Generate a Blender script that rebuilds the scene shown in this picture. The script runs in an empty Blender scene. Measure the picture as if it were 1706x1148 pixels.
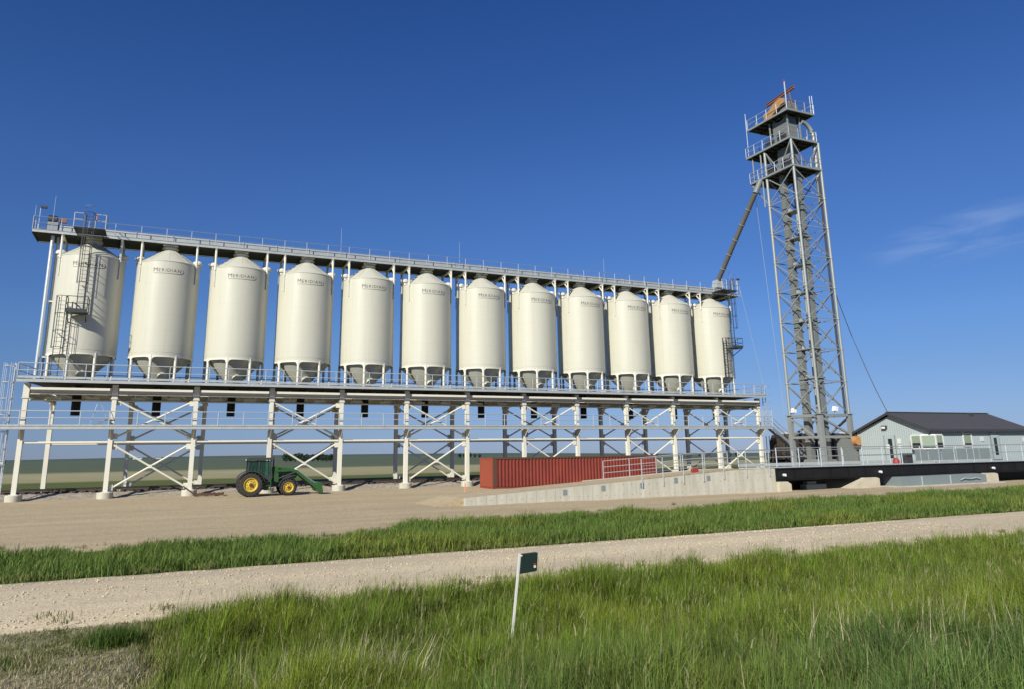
import bpy, math, random
import numpy as np
from mathutils import Vector, Matrix, noise as mnoise

random.seed(7)
RNG = np.random.default_rng(11)
scene = bpy.context.scene
COL = scene.collection
R = math.radians

# ------------------------------------------------------------------ camera
cam_data = bpy.data.cameras.new('camera')
cam = bpy.data.objects.new('camera', cam_data)
COL.objects.link(cam)
CAM = Vector((0.0, 0.0, 2.6))
yaw, pitch, roll = 0.4303, 0.2222, 0.0160
fw = Vector((math.sin(yaw), math.cos(yaw), 0)); rt = Vector((math.cos(yaw), -math.sin(yaw), 0)); up = Vector((0, 0, 1))
f2 = fw*math.cos(pitch) + up*math.sin(pitch); u2 = -fw*math.sin(pitch) + up*math.cos(pitch)
r3 = rt*math.cos(roll) - u2*math.sin(roll); u3 = u2*math.cos(roll) + rt*math.sin(roll)
cam.matrix_world = Matrix(((r3.x, u3.x, -f2.x, CAM.x), (r3.y, u3.y, -f2.y, CAM.y), (r3.z, u3.z, -f2.z, CAM.z), (0, 0, 0, 1)))
cam_data.sensor_fit = 'HORIZONTAL'; cam_data.sensor_width = 36.0
cam_data.lens = 36.0*1235.16/1706.0
cam_data.shift_x = -1.6/1706.0
cam_data.shift_y = -94.95/1706.0
cam_data.clip_start = 0.1; cam_data.clip_end = 20000
scene.camera = cam

# ------------------------------------------------------------------ sky, sun, exposure
SUN_A, SUN_EL = R(41), R(31)          # sun stands to the left and behind the viewer
to_sun = Vector((-math.cos(SUN_A)*math.cos(SUN_EL), -math.sin(SUN_A)*math.cos(SUN_EL), math.sin(SUN_EL)))
world = bpy.data.worlds.new('World'); scene.world = world; world.use_nodes = True
wn, wl = world.node_tree.nodes, world.node_tree.links
wn.clear()
w_out = wn.new('ShaderNodeOutputWorld'); w_bg = wn.new('ShaderNodeBackground'); w_sky = wn.new('ShaderNodeTexSky')
w_sky.sky_type = 'NISHITA'; w_sky.sun_disc = False
w_sky.sun_elevation = SUN_EL; w_sky.sun_rotation = math.atan2(to_sun.x, to_sun.y)
w_sky.altitude = 600; w_sky.air_density = 1.0; w_sky.dust_density = 0.0; w_sky.ozone_density = 4.0
w_hsv = wn.new('ShaderNodeHueSaturation'); w_hsv.inputs['Saturation'].default_value = 1.25; w_hsv.inputs['Value'].default_value = 1.0
wl.new(w_sky.outputs[0], w_hsv.inputs['Color'])
# clear prairie air: deep blue overhead, dusty and dimmer towards the horizon, the same all round
w_tc = wn.new('ShaderNodeTexCoord')
w_nz0 = wn.new('ShaderNodeVectorMath'); w_nz0.operation = 'NORMALIZE'; wl.new(w_tc.outputs['Generated'], w_nz0.inputs[0])
w_sep = wn.new('ShaderNodeSeparateXYZ'); wl.new(w_nz0.outputs[0], w_sep.inputs[0])
w_cr = wn.new('ShaderNodeValToRGB'); wl.new(w_sep.outputs['Z'], w_cr.inputs['Fac'])
_st = [(0.0, (0.25, 0.325, 0.66)), (0.04, (0.33, 0.38, 0.62)), (0.10, (0.49, 0.47, 0.62)), (0.16, (0.65, 0.58, 0.71)), (0.35, (0.93, 0.675, 0.83)), (0.6, (0.80, 0.60, 0.82))]
_el = w_cr.color_ramp.elements
while len(_el) < len(_st): _el.new(0.5)
for _i, (_p, _c) in enumerate(_st): _el[_i].position = _p; _el[_i].color = (*_c, 1)
w_tint = wn.new('ShaderNodeMixRGB'); w_tint.blend_type = 'MULTIPLY'; w_tint.inputs['Fac'].default_value = 1.0
wl.new(w_hsv.outputs[0], w_tint.inputs['Color1']); wl.new(w_cr.outputs[0], w_tint.inputs['Color2'])
# faint cirrus
cd = (f2 + r3*((1625-854.6)/1235.16) + u3*((479-386)/1235.16)).normalized()
ce1 = (r3*math.cos(R(13)) + u3*math.sin(R(13))); ce1 = (ce1-cd*ce1.dot(cd)).normalized(); ce2 = cd.cross(ce1)
def w_dotn(v):
    d_ = wn.new('ShaderNodeVectorMath'); d_.operation = 'DOT_PRODUCT'; d_.inputs[1].default_value = v; wl.new(w_nz0.outputs[0], d_.inputs[0]); return d_.outputs['Value']
def w_math(op, a, b):
    m_ = wn.new('ShaderNodeMath'); m_.operation = op
    for k_, q_ in enumerate((a, b)):
        if isinstance(q_, (int, float)): m_.inputs[k_].default_value = q_
        else: wl.new(q_, m_.inputs[k_])
    return m_.outputs[0]
cu_, cv_, cw_ = w_dotn(ce1), w_dotn(ce2), w_dotn(cd)
w_cmb = wn.new('ShaderNodeCombineXYZ'); wl.new(w_math('MULTIPLY', cu_, 9.0), w_cmb.inputs[0]); wl.new(w_math('MULTIPLY', cv_, 42.0), w_cmb.inputs[1])
w_nz = wn.new('ShaderNodeTexNoise'); w_nz.inputs['Scale'].default_value = 1.0; w_nz.inputs['Detail'].default_value = 8; w_nz.inputs['Roughness'].default_value = 0.55; w_nz.inputs['Distortion'].default_value = 0.6
wl.new(w_cmb.outputs[0], w_nz.inputs['Vector'])
w_rmp = wn.new('ShaderNodeMapRange'); w_rmp.interpolation_type = 'SMOOTHSTEP'; w_rmp.inputs['From Min'].default_value = 0.36; w_rmp.inputs['From Max'].default_value = 0.72; wl.new(w_nz.outputs['Fac'], w_rmp.inputs['Value'])
w_r2 = w_math('ADD', w_math('POWER', w_math('DIVIDE', cu_, 0.13), 2.0), w_math('POWER', w_math('DIVIDE', cv_, 0.036), 2.0))
w_msk = wn.new('ShaderNodeMapRange'); w_msk.interpolation_type = 'SMOOTHSTEP'; w_msk.inputs['From Min'].default_value = 1.0; w_msk.inputs['From Max'].default_value = 0.0; wl.new(w_r2, w_msk.inputs['Value'])
w_msk2 = w_math('MULTIPLY', w_msk.outputs[0], w_math('GREATER_THAN', cw_, 0.5))
w_mul = wn.new('ShaderNodeMath'); w_mul.operation = 'MULTIPLY'; wl.new(w_rmp.outputs[0], w_mul.inputs[0]); wl.new(w_msk2, w_mul.inputs[1])
w_mu2 = wn.new('ShaderNodeMath'); w_mu2.operation = 'MULTIPLY'; w_mu2.inputs[1].default_value = 0.21; wl.new(w_mul.outputs[0], w_mu2.inputs[0])
w_mix = wn.new('ShaderNodeMixRGB'); w_mix.inputs['Color2'].default_value = (4.5, 5.6, 7.4, 1)
wl.new(w_mu2.outputs[0], w_mix.inputs['Fac']); wl.new(w_tint.outputs[0], w_mix.inputs['Color1']); wl.new(w_mix.outputs[0], w_bg.inputs['Color'])
w_bg.inputs['Strength'].default_value = 0.09
wl.new(w_bg.outputs[0], w_out.inputs[0])

sun_d = bpy.data.lights.new('sun', 'SUN'); sun_d.energy = 4.4; sun_d.angle = R(0.53); sun_d.color = (1.0, 0.95, 0.82)
sun = bpy.data.objects.new('sun', sun_d); COL.objects.link(sun); sun.location = (-60, -40, 80)
sun.rotation_euler = (-to_sun).to_track_quat('-Z', 'Y').to_euler()
scene.view_settings.view_transform = 'Standard'; scene.view_settings.look = 'None'
scene.view_settings.exposure = 0.4; scene.view_settings.gamma = 1.0; scene.view_settings.use_curve_mapping = False
scene.cycles.max_bounces = 6; scene.cycles.transparent_max_bounces = 8; scene.cycles.caustics_reflective = False; scene.cycles.caustics_refractive = False

# ------------------------------------------------------------------ materials
def mat(name, col, rough=0.6, metal=0.0, var=0.0, vscale=3.0, col2=None, bump=0.0, bscale=20.0, spec=0.5, stretch=(1, 1, 1), coat=0.0, detail=5):
    m = bpy.data.materials.new(name); m.use_nodes = True
    n, l = m.node_tree.nodes, m.node_tree.links
    b = n['Principled BSDF']
    b.inputs['Base Color'].default_value = (*col, 1); b.inputs['Roughness'].default_value = rough; b.inputs['Metallic'].default_value = metal
    b.inputs['Specular IOR Level'].default_value = spec
    b.inputs['Coat Weight'].default_value = coat; b.inputs['Coat Roughness'].default_value = 0.15
    if var > 0 or bump > 0:
        g = n.new('ShaderNodeNewGeometry'); mp = n.new('ShaderNodeMapping'); mp.inputs['Scale'].default_value = stretch
        l.new(g.outputs['Position'], mp.inputs['Vector'])
    if var > 0:
        t = n.new('ShaderNodeTexNoise'); t.inputs['Scale'].default_value = vscale; t.inputs['Detail'].default_value = detail; t.inputs['Roughness'].default_value = 0.6
        l.new(mp.outputs[0], t.inputs['Vector'])
        r = n.new('ShaderNodeMapRange'); r.inputs['From Min'].default_value = 0.3; r.inputs['From Max'].default_value = 0.7
        l.new(t.outputs['Fac'], r.inputs['Value'])
        mx = n.new('ShaderNodeMixRGB')
        c2 = col2 if col2 else tuple(c*(1-var) for c in col)
        mx.inputs['Color1'].default_value = (*col, 1); mx.inputs['Color2'].default_value = (*c2, 1)
        mu = n.new('ShaderNodeMath'); mu.operation = 'MULTIPLY'; mu.inputs[1].default_value = 1.0 if col2 is None else var
        l.new(r.outputs[0], mu.inputs[0]); l.new(mu.outputs[0], mx.inputs['Fac']); l.new(mx.outputs[0], b.inputs['Base Color'])
    if bump > 0:
        t2 = n.new('ShaderNodeTexNoise'); t2.inputs['Scale'].default_value = bscale; t2.inputs['Detail'].default_value = 6
        l.new(mp.outputs[0], t2.inputs['Vector'])
        bp = n.new('ShaderNodeBump'); bp.inputs['Strength'].default_value = bump; bp.inputs['Distance'].default_value = 0.05
        l.new(t2.outputs['Fac'], bp.inputs['Height']); l.new(bp.outputs[0], b.inputs['Normal'])
    return m

M = {}
M['bin'] = mat('cream_bin_paint', (0.555, 0.55, 0.462), 0.34, 0, 0.4, 0.9, (0.52, 0.512, 0.425), 0, 2.0, 0.5, (1, 1, 0.25), 0.2)
def bin_material():
    m = M['bin']; n, l = m.node_tree.nodes, m.node_tree.links; b = n['Principled BSDF']
    src = b.inputs['Base Color'].links[0].from_socket
    g = n.new('ShaderNodeNewGeometry'); mp = n.new('ShaderNodeMapping'); mp.inputs['Scale'].default_value = (2.6, 2.6, 0.10); l.new(g.outputs['Position'], mp.inputs[0])
    t = n.new('ShaderNodeTexNoise'); t.inputs['Scale'].default_value = 1.6; t.inputs['Detail'].default_value = 9; t.inputs['Roughness'].default_value = 0.7; l.new(mp.outputs[0], t.inputs['Vector'])
    r = n.new('ShaderNodeMapRange'); r.inputs['From Min'].default_value = 0.5; r.inputs['From Max'].default_value = 0.78; r.inputs['To Max'].default_value = 0.42; l.new(t.outputs['Fac'], r.inputs['Value'])
    mx = n.new('ShaderNodeMixRGB'); mx.inputs['Color2'].default_value = (0.44, 0.40, 0.28, 1); l.new(src, mx.inputs['Color1']); l.new(r.outputs[0], mx.inputs['Fac'])
    # faint horizontal sheet seams
    sp = n.new('ShaderNodeSeparateXYZ'); l.new(g.outputs['Position'], sp.inputs[0])
    md = n.new('ShaderNodeMath'); md.operation = 'PINGPONG'; md.inputs[1].default_value = 0.62; l.new(sp.outputs['Z'], md.inputs[0])
    sm = n.new('ShaderNodeMapRange'); sm.inputs['From Min'].default_value = 0.0; sm.inputs['From Max'].default_value = 0.018; sm.inputs['To Min'].default_value = 0.90; sm.inputs['To Max'].default_value = 1.0; l.new(md.outputs[0], sm.inputs['Value'])
    sc_ = n.new('ShaderNodeVectorMath'); sc_.operation = 'SCALE'; l.new(mx.outputs[0], sc_.inputs[0]); l.new(sm.outputs[0], sc_.inputs['Scale']); l.new(sc_.outputs[0], b.inputs['Base Color'])
    # slightly uneven sheet: wobbling reflections
    t2 = n.new('ShaderNodeTexNoise'); t2.inputs['Scale'].default_value = 1.3; t2.inputs['Detail'].default_value = 3; l.new(g.outputs['Position'], t2.inputs['Vector'])
    bp = n.new('ShaderNodeBump'); bp.inputs['Strength'].default_value = 0.25; bp.inputs['Distance'].default_value = 0.03; l.new(t2.outputs['Fac'], bp.inputs['Height']); l.new(bp.outputs[0], b.inputs['Normal'])
bin_material()
M['cream'] = mat('cream_steel_paint', (0.70, 0.685, 0.595), 0.5, 0, 0.35, 1.5, (0.58, 0.56, 0.47))
M['ink'] = mat('dark_lettering', (0.05, 0.055, 0.06), 0.6)
M['galv'] = mat('galvanised_steel', (0.46, 0.49, 0.495), 0.55, 0.25, 0.6, 2.5, (0.33, 0.355, 0.36))
M['galv_rail'] = mat('galvanised_railing', (0.55, 0.60, 0.64), 0.4, 0.45)
M['rail_dark'] = mat('weathered_galvanised_railing', (0.30, 0.33, 0.36), 0.5, 0.4)
M['tower'] = mat('tower_galvanised_steel', (0.31, 0.335, 0.33), 0.5, 0.3, 0.5, 1.5, (0.25, 0.27, 0.268))
M['trunk'] = mat('grey_elevator_casing', (0.21, 0.225, 0.215), 0.5, 0.2, 0.5, 1.0, (0.17, 0.182, 0.175))
M['spout'] = mat('dark_worn_spout_steel', (0.17, 0.172, 0.16), 0.55, 0.2, 0.5, 1.5, (0.12, 0.122, 0.115))
M['grating'] = mat('shade_dark_grating', (0.028, 0.029, 0.031), 0.8, 0.1)  # galvanised grating, its underside shade put into a near-black colour
M['ladder'] = mat('dark_ladder_steel', (0.06, 0.065, 0.07), 0.5, 0.3)
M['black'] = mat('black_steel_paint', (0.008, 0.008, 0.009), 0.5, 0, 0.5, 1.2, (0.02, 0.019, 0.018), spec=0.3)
M['rubber'] = mat('black_rubber', (0.022, 0.021, 0.02), 0.85, 0, 0.6, 5, (0.06, 0.05, 0.04))
M['concrete'] = mat('pale_concrete', (0.54, 0.525, 0.45), 0.85, 0, 0.9, 1.3, (0.37, 0.35, 0.285), 0.15, 14, 0.5, (1.6, 1.6, 0.35), 0, 9)
M['block'] = mat('cream_concrete_block', (0.55, 0.50, 0.39), 0.85, 0, 0.8, 2.0, (0.42, 0.38, 0.28), 0.15, 14)
M['container'] = mat('faded_red_container_paint', (0.225, 0.043, 0.029), 0.62, 0, 0.9, 0.6, (0.145, 0.028, 0.022), spec=0.3)
M['container_lit'] = mat('sunlit_red_paint', (0.32, 0.075, 0.042), 0.6, 0, 0.6, 0.8, (0.26, 0.058, 0.035), spec=0.3)  # container red lightened for the sun falling on the left end
M['green'] = mat('green_tractor_paint', (0.018, 0.100, 0.018), 0.42, 0, 0.6, 3, (0.036, 0.075, 0.024), coat=0.15)
M['yellow'] = mat('yellow_rim_paint', (0.62, 0.43, 0.03), 0.5, 0, 0.7, 5, (0.40, 0.29, 0.07))
M['orange'] = mat('orange_guard_paint', (0.44, 0.225, 0.075), 0.6, 0, 0.6, 3, (0.36, 0.20, 0.085))
M['tan_orange'] = mat('orange_hoist_paint', (0.25, 0.105, 0.06), 0.6)
M['white'] = mat('white_paint', (0.66, 0.66, 0.63), 0.5, 0, 0.5, 2, (0.56, 0.55, 0.51))
M['siding'] = mat('pale_grey_siding', (0.36, 0.42, 0.43), 0.55, 0, 0.4, 0.7, (0.33, 0.385, 0.395))
M['siding2'] = mat('grey_panel_paint', (0.20, 0.24, 0.25), 0.5, 0, 0.5, 1.0, (0.17, 0.20, 0.21))
M['roof'] = mat('dark_grey_roof_metal', (0.075, 0.073, 0.075), 0.5, 0.1, 0.5, 1, (0.09, 0.087, 0.085))
M['trim'] = mat('dark_grey_trim', (0.045, 0.045, 0.05), 0.5)
M['blind'] = mat('pale_green_blind', (0.24, 0.30, 0.23), 0.3)
M['glass'] = mat('dark_window_glass', (0.02, 0.025, 0.025), 0.06, 0, spec=0.8)
M['cabglass'] = mat('tinted_cab_glass', (0.06, 0.14, 0.12), 0.06, 0, spec=0.8)
def cab_glass():
    m = M['cabglass']; n, l = m.node_tree.nodes, m.node_tree.links; o = n['Material Output']
    t = n.new('ShaderNodeBsdfTransparent'); t.inputs[0].default_value = (0.55, 0.68, 0.64, 1); x = n.new('ShaderNodeMixShader'); x.inputs[0].default_value = 0.22
    l.new(t.outputs[0], x.inputs[1]); l.new(n['Principled BSDF'].outputs[0], x.inputs[2]); l.new(x.outputs[0], o.inputs[0])
cab_glass()
M['rust'] = mat('rusty_steel', (0.10, 0.05, 0.03), 0.8, 0, 0.6, 6, (0.05, 0.03, 0.02))
M['carbrown'] = mat('grimy_brown_car_paint', (0.075, 0.052, 0.038), 0.7, 0, 0.8, 1.0, (0.035, 0.027, 0.022))
M['carred'] = mat('oxide_red_car_paint', (0.25, 0.065, 0.035), 0.7, 0, 0.7, 1.0, (0.17, 0.05, 0.03))
M['carwhite'] = mat('pale_grey_car_paint', (0.55, 0.55, 0.52), 0.6, 0, 0.6, 1.0, (0.42, 0.41, 0.38))
M['red'] = mat('red_plastic', (0.35, 0.03, 0.03), 0.6)
M['blue'] = mat('blue_plastic', (0.02, 0.10, 0.35), 0.5)
M['sign'] = mat('dark_green_sign_plastic', (0.012, 0.025, 0.020), 0.45)
M['wood'] = mat('creosoted_tie', (0.05, 0.038, 0.028), 0.9, 0, 0.6, 4, (0.08, 0.065, 0.05))
M['railsteel'] = mat('rail_steel', (0.12, 0.09, 0.07), 0.5, 0.5)
M['cable'] = mat('black_cable', (0.03, 0.03, 0.035), 0.6)
M['wire'] = mat('bright_wire', (0.42, 0.48, 0.56), 0.4, 0.4)
M['lens'] = mat('lamp_glass', (0.75, 0.78, 0.80), 0.2)
M['stake'] = mat('orange_stake', (0.7, 0.30, 0.18), 0.7)
M['bark'] = mat('bark', (0.06, 0.05, 0.04), 0.9)

# ------------------------------------------------------------------ object helpers
WL = {}
class MB:
    def __init__(s): s.v = []; s.f = []
    def add(s, vs, fs):
        o = len(s.v); s.v += [tuple(v) for v in vs]; s.f += [tuple(i+o for i in f) for f in fs]; return s
    def box(s, x0, x1, y0, y1, z0, z1):
        return s.add([(x0,y0,z0),(x1,y0,z0),(x1,y1,z0),(x0,y1,z0),(x0,y0,z1),(x1,y0,z1),(x1,y1,z1),(x0,y1,z1)],
                     [(0,3,2,1),(4,5,6,7),(0,1,5,4),(1,2,6,5),(2,3,7,6),(3,0,4,7)])
    def frame(s, p, q, upv=(0, 0, 1)):
        p = Vector(p); q = Vector(q); d = (q-p).normalized(); u = Vector(upv)
        if abs(d.dot(u)) > 0.99: u = Vector((0, 1, 0))
        a = d.cross(u).normalized(); b = a.cross(d).normalized()
        return p, q, a, b
    def beam(s, p, q, w, h, upv=(0, 0, 1)):
        p, q, a, b = s.frame(p, q, upv); w /= 2; h /= 2
        vs = [c+a*i*w+b*j*h for c in (p, q) for i, j in ((-1,-1),(1,-1),(1,1),(-1,1))]
        return s.add(vs, [(0,1,2,3),(7,6,5,4),(0,4,5,1),(1,5,6,2),(2,6,7,3),(3,7,4,0)])
    def hbeam(s, p, q, w, h, t=0.03, upv=(0, 0, 1)):        # rolled I section: flanges at +-h/2 along 'up'
        p, q, a, b = s.frame(p, q, upv)
        w2, h2, t2 = w/2, h/2, t*0.6
        prof = [(-w2,-h2),(w2,-h2),(w2,-h2+t),(t2,-h2+t),(t2,h2-t),(w2,h2-t),(w2,h2),(-w2,h2),(-w2,h2-t),(-t2,h2-t),(-t2,-h2+t),(-w2,-h2+t)]
        n = len(prof); vs = [c+a*i+b*j for c in (p, q) for i, j in prof]
        fs = [(i, (i+1) % n, n+(i+1) % n, n+i) for i in range(n)]
        fs += [(0,1,2,11),(2,3,10,11),(3,4,9,10),(4,5,8,9),(5,6,7,8)]
        fs += [tuple(n+i for i in reversed(f)) for f in fs[-5:]]
        return s.add(vs, fs)
    def tube(s, p, q, r, n=8, r2=None, caps=True):
        p, q, a, b = s.frame(p, q); r2 = r if r2 is None else r2
        vs = [c+a*math.cos(2*math.pi*i/n)*rr+b*math.sin(2*math.pi*i/n)*rr for c, rr in ((p, r), (q, r2)) for i in range(n)]
        fs = [(i, (i+1) % n, n+(i+1) % n, n+i) for i in range(n)]
        if caps: fs += [tuple(reversed(range(n))), tuple(range(n, 2*n))]
        return s.add(vs, fs)
    def path(s, pts, r, n=6):
        pts = [Vector(p) for p in pts]; vs = []; k = len(pts)
        for i, p in enumerate(pts):
            d = (pts[min(i+1, k-1)]-pts[max(i-1, 0)]).normalized(); u = Vector((0, 0, 1)) if abs(d.z) < 0.95 else Vector((0, 1, 0))
            a = d.cross(u).normalized(); b = a.cross(d)
            vs += [p+a*math.cos(2*math.pi*j/n)*r+b*math.sin(2*math.pi*j/n)*r for j in range(n)]
        fs = [(i*n+j, i*n+(j+1) % n, (i+1)*n+(j+1) % n, (i+1)*n+j) for i in range(k-1) for j in range(n)]
        fs += [tuple(reversed(range(n))), tuple(range((k-1)*n, k*n))]
        return s.add(vs, fs)
    def lathe(s, prof, n=32, c=(0, 0, 0), axis='z', a0=0.0, a1=2*math.pi):
        full = abs(a1-a0-2*math.pi) < 1e-6; m = n if full else n+1; vs = []
        for r, h in prof:
            for i in range(m):
                t = a0+(a1-a0)*i/n; x, y = r*math.cos(t), r*math.sin(t)
                vs.append((c[0]+x, c[1]+y, c[2]+h) if axis == 'z' else ((c[0]+x, c[1]+h, c[2]+y) if axis == 'y' else (c[0]+h, c[1]+x, c[2]+y)))
        fs = []
        for k in range(len(prof)-1):
            for i in range(n):
                j = (i+1) % m if full else i+1
                q = (k*m+i, k*m+j, (k+1)*m+j, (k+1)*m+i)
                fs.append(q if axis != 'y' else q[::-1])
        return s.add(vs, fs)
    def prism(s, poly, y0, y1, plane='xz'):                  # polygon extruded along the third axis
        n = len(poly)
        mk = {'xz': lambda a, b, t: (a, t, b), 'xy': lambda a, b, t: (a, b, t), 'yz': lambda a, b, t: (t, a, b)}[plane]
        vs = [mk(a, b, t) for t in (y0, y1) for a, b in poly]
        fs = [(i, (i+1) % n, n+(i+1) % n, n+i) for i in range(n)] + [tuple(reversed(range(n))), tuple(range(n, 2*n))]
        return s.add(vs, fs)
    def mesh(s, m, at=(0, 0, 0), smooth=False, name='mesh'):
        me = bpy.data.meshes.new(name); a = Vector(at)
        me.from_pydata([tuple(Vector(v)-a) for v in s.v], [], s.f)
        me.materials.append(M[m] if isinstance(m, str) else m)
        import bmesh
        bm = bmesh.new(); bm.from_mesh(me); bmesh.ops.recalc_face_normals(bm, faces=bm.faces); bm.to_mesh(me); bm.free()
        if smooth:
            me.polygons.foreach_set('use_smooth', [True]*len(me.polygons)); me.set_sharp_from_angle(angle=R(35))
        return me
    def build(s, name, m, parent=None, at=None, smooth=False):
        if at is None: at = WL[parent] if parent else Vector((0, 0, 0))
        return new(name, s.mesh(m, at, smooth, name), parent, at)
def new(name, data, parent=None, at=(0, 0, 0)):
    o = bpy.data.objects.new(name, data); COL.objects.link(o); at = Vector(at); WL[o] = at
    if parent: o.parent = parent; o.location = at-WL[parent]
    else: o.location = at
    return o
def tag(o, label=None, cat=None, group=None, kind=None):
    if label: o['label'] = label
    if cat: o['category'] = cat
    if group: o['group'] = group
    if kind: o['kind'] = kind
    return o
def thing(name, label, cat, at, group=None):
    return tag(new(name, None, None, at), label, cat, group)
def copy_tree(o, at, parent=None):
    c = o.copy(); COL.objects.link(c)
    if parent: c.parent = parent; WL[c] = WL[parent]+o.location
    else: c.location = at; WL[c] = Vector(at)
    for ch in list(o.children): copy_tree(ch, None, c)
    return c
def railing(parent, p, q, spacing, hgt=1.07, m='galv_rail', rails=(1.0, 0.55), r=0.024, toe=0.0, dark_top=None, post_r=0.03, post0=0.0):
    p = Vector(p); q = Vector(q); L = (q-p).length; k = max(1, round(L/spacing)); up = Vector((0, 0, 1))
    rail = MB().tube(p+up*hgt, q+up*hgt, r, 6).build('railing', dark_top or m, parent)
    for f in rails[1:]:
        MB().tube(p+up*hgt*f, q+up*hgt*f, r*0.8, 6).build('rail', dark_top or m, rail)
    if toe: MB().beam(p+up*toe/2, q+up*toe/2, 0.012, toe).build('toe_board', 'galv', rail)
    d = MB().tube((0, 0, -post0), (0, 0, hgt-0.002), post_r, 6).mesh(m, name='post')
    for i in range(k+1): new('post', d, rail, p+(q-p)*(i/k))
    return rail

# ------------------------------------------------------------------ terrain
def sst(a, b, x):
    t = np.clip((x-a)/(b-a), 0, 1); return t*t*(3-2*t)
def zg(x, y):
    x = np.asarray(x, float); y = np.asarray(y, float)
    z = np.interp(y, [-40, 0, 4.5, 7.0, 9.3, 10.6, 12.6, 13.3, 18.8, 21.5, 24, 27, 34, 60, 62, 66, 72, 90, 200, 450, 1200, 2600, 9000],
                     [1.2, 1.0, 0.62, 0.28, -0.05, -0.05, 0.14, 0.20, 0.20, 0.02, -0.02, 0.0, -0.05, -0.02, 0.0, 0.20, 0.26, 0.20, -0.4, -0.4, 2.0, 11.0, 11.0])
    ap = (1-sst(-0.35, 0.55, x))*sst(7.5, 9.0, y)*(1-sst(12.6, 13.4, y))           # field approach crossing the ditch at the left
    z = z*(1-ap)+0.20*ap
    drop = sst(0.15, 1.1, x/np.maximum(y, 60))*np.clip(y-150, 0, 6000)*0.0075
    z = z-drop
    z = z+0.7*np.sin(x/170.0+1.0)*sst(150, 600, y)+2.0*np.sin(x/520.0+0.4)*sst(800, 2500, y)
    return z
def hnoise(x, y, s, seed=0.0):
    return np.array([mnoise.noise((a/s+seed, b/s-seed, seed)) for a, b in zip(np.ravel(x), np.ravel(y))]).reshape(np.shape(x))
def sheet(name, xs, ys, zf, m, kind='structure'):
    X, Y = np.meshgrid(xs, ys); Z = zf(X, Y); nx, ny = len(xs), len(ys)
    me = bpy.data.meshes.new(name)
    idx = np.arange(nx*ny).reshape(ny, nx)
    F = np.stack([idx[:-1, :-1], idx[:-1, 1:], idx[1:, 1:], idx[1:, :-1]], -1).reshape(-1, 4)
    me.from_pydata(np.stack([X, Y, Z], -1).reshape(-1, 3).tolist(), [], F.tolist())
    me.materials.append(m); me.polygons.foreach_set('use_smooth', [True]*len(me.polygons))
    return tag(new(name, me), kind=kind)

def ground_material():
    m = bpy.data.materials.new('prairie_ground'); m.use_nodes = True; n, l = m.node_tree.nodes, m.node_tree.links; b = n['Principled BSDF']
    b.inputs['Roughness'].default_value = 0.95; b.inputs['Specular IOR Level'].default_value = 0.1
    g = n.new('ShaderNodeNewGeometry'); sp = n.new('ShaderNodeSeparateXYZ'); l.new(g.outputs['Position'], sp.inputs[0])
    # wobble the field borders
    nz = n.new('ShaderNodeTexNoise'); nz.inputs['Scale'].default_value = 0.012; nz.inputs['Detail'].default_value = 6; l.new(g.outputs['Position'], nz.inputs['Vector'])
    wob = n.new('ShaderNodeMath'); wob.operation = 'MULTIPLY_ADD'; wob.inputs[1].default_value = 30; l.new(nz.outputs['Fac'], wob.inputs[0])
    sc = n.new('ShaderNodeMath'); sc.operation = 'ADD'; sc.inputs[1].default_value = -15; l.new(sp.outputs['Y'], sc.inputs[0]); l.new(sc.outputs[0], wob.inputs[2])
    lg = n.new('ShaderNodeMath'); lg.operation = 'LOGARITHM'; lg.inputs[1].default_value = 10
    mx0 = n.new('ShaderNodeMath'); mx0.operation = 'MAXIMUM'; mx0.inputs[1].default_value = 1.0; l.new(wob.outputs[0], mx0.inputs[0]); l.new(mx0.outputs[0], lg.inputs[0])
    mr = n.new('ShaderNodeMapRange'); mr.inputs['From Min'].default_value = 1.0; mr.inputs['From Max'].default_value = 4.0; l.new(lg.outputs[0], mr.inputs['Value'])
    cr = n.new('ShaderNodeValToRGB'); l.new(mr.outputs[0], cr.inputs['Fac']); e = cr.color_ramp.elements
    def P(y): return (math.log10(y)-1)/3
    stops = [(12, (0.055, 0.075, 0.02)), (60, (0.09, 0.115, 0.03)), (106, (0.11, 0.13, 0.04)), (114, (0.31, 0.28, 0.15)), (200, (0.34, 0.31, 0.18)), (228, (0.28, 0.265, 0.14)),
             (245, (0.105, 0.128, 0.075)), (700, (0.095, 0.120, 0.080)), (1100, (0.10, 0.13, 0.088)), (2600, (0.068, 0.096, 0.075)), (9000, (0.068, 0.095, 0.085))]  # far greens turn bluer, distance haze put into the colour
    while len(e) < len(stops): e.new(0.5)
    for k, (y, c) in enumerate(stops): e[k].position = P(y); e[k].color = (*c, 1)
    n2 = n.new('ShaderNodeTexNoise'); n2.inputs['Scale'].default_value = 0.35; n2.inputs['Detail'].default_value = 10; n2.inputs['Roughness'].default_value = 0.7
    mp = n.new('ShaderNodeMapping'); mp.inputs['Scale'].default_value = (0.35, 1, 1); l.new(g.outputs['Position'], mp.inputs[0]); l.new(mp.outputs[0], n2.inputs['Vector'])
    r2 = n.new('ShaderNodeMapRange'); r2.inputs['From Min'].default_value = 0.3; r2.inputs['From Max'].default_value = 0.7; r2.inputs['To Min'].default_value = 0.7; r2.inputs['To Max'].default_value = 1.25
    l.new(n2.outputs['Fac'], r2.inputs['Value'])
    mul = n.new('ShaderNodeVectorMath'); mul.operation = 'SCALE'; l.new(cr.outputs[0], mul.inputs[0]); l.new(r2.outputs[0], mul.inputs['Scale']); l.new(mul.outputs[0], b.inputs['Base Color'])
    return m
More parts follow.
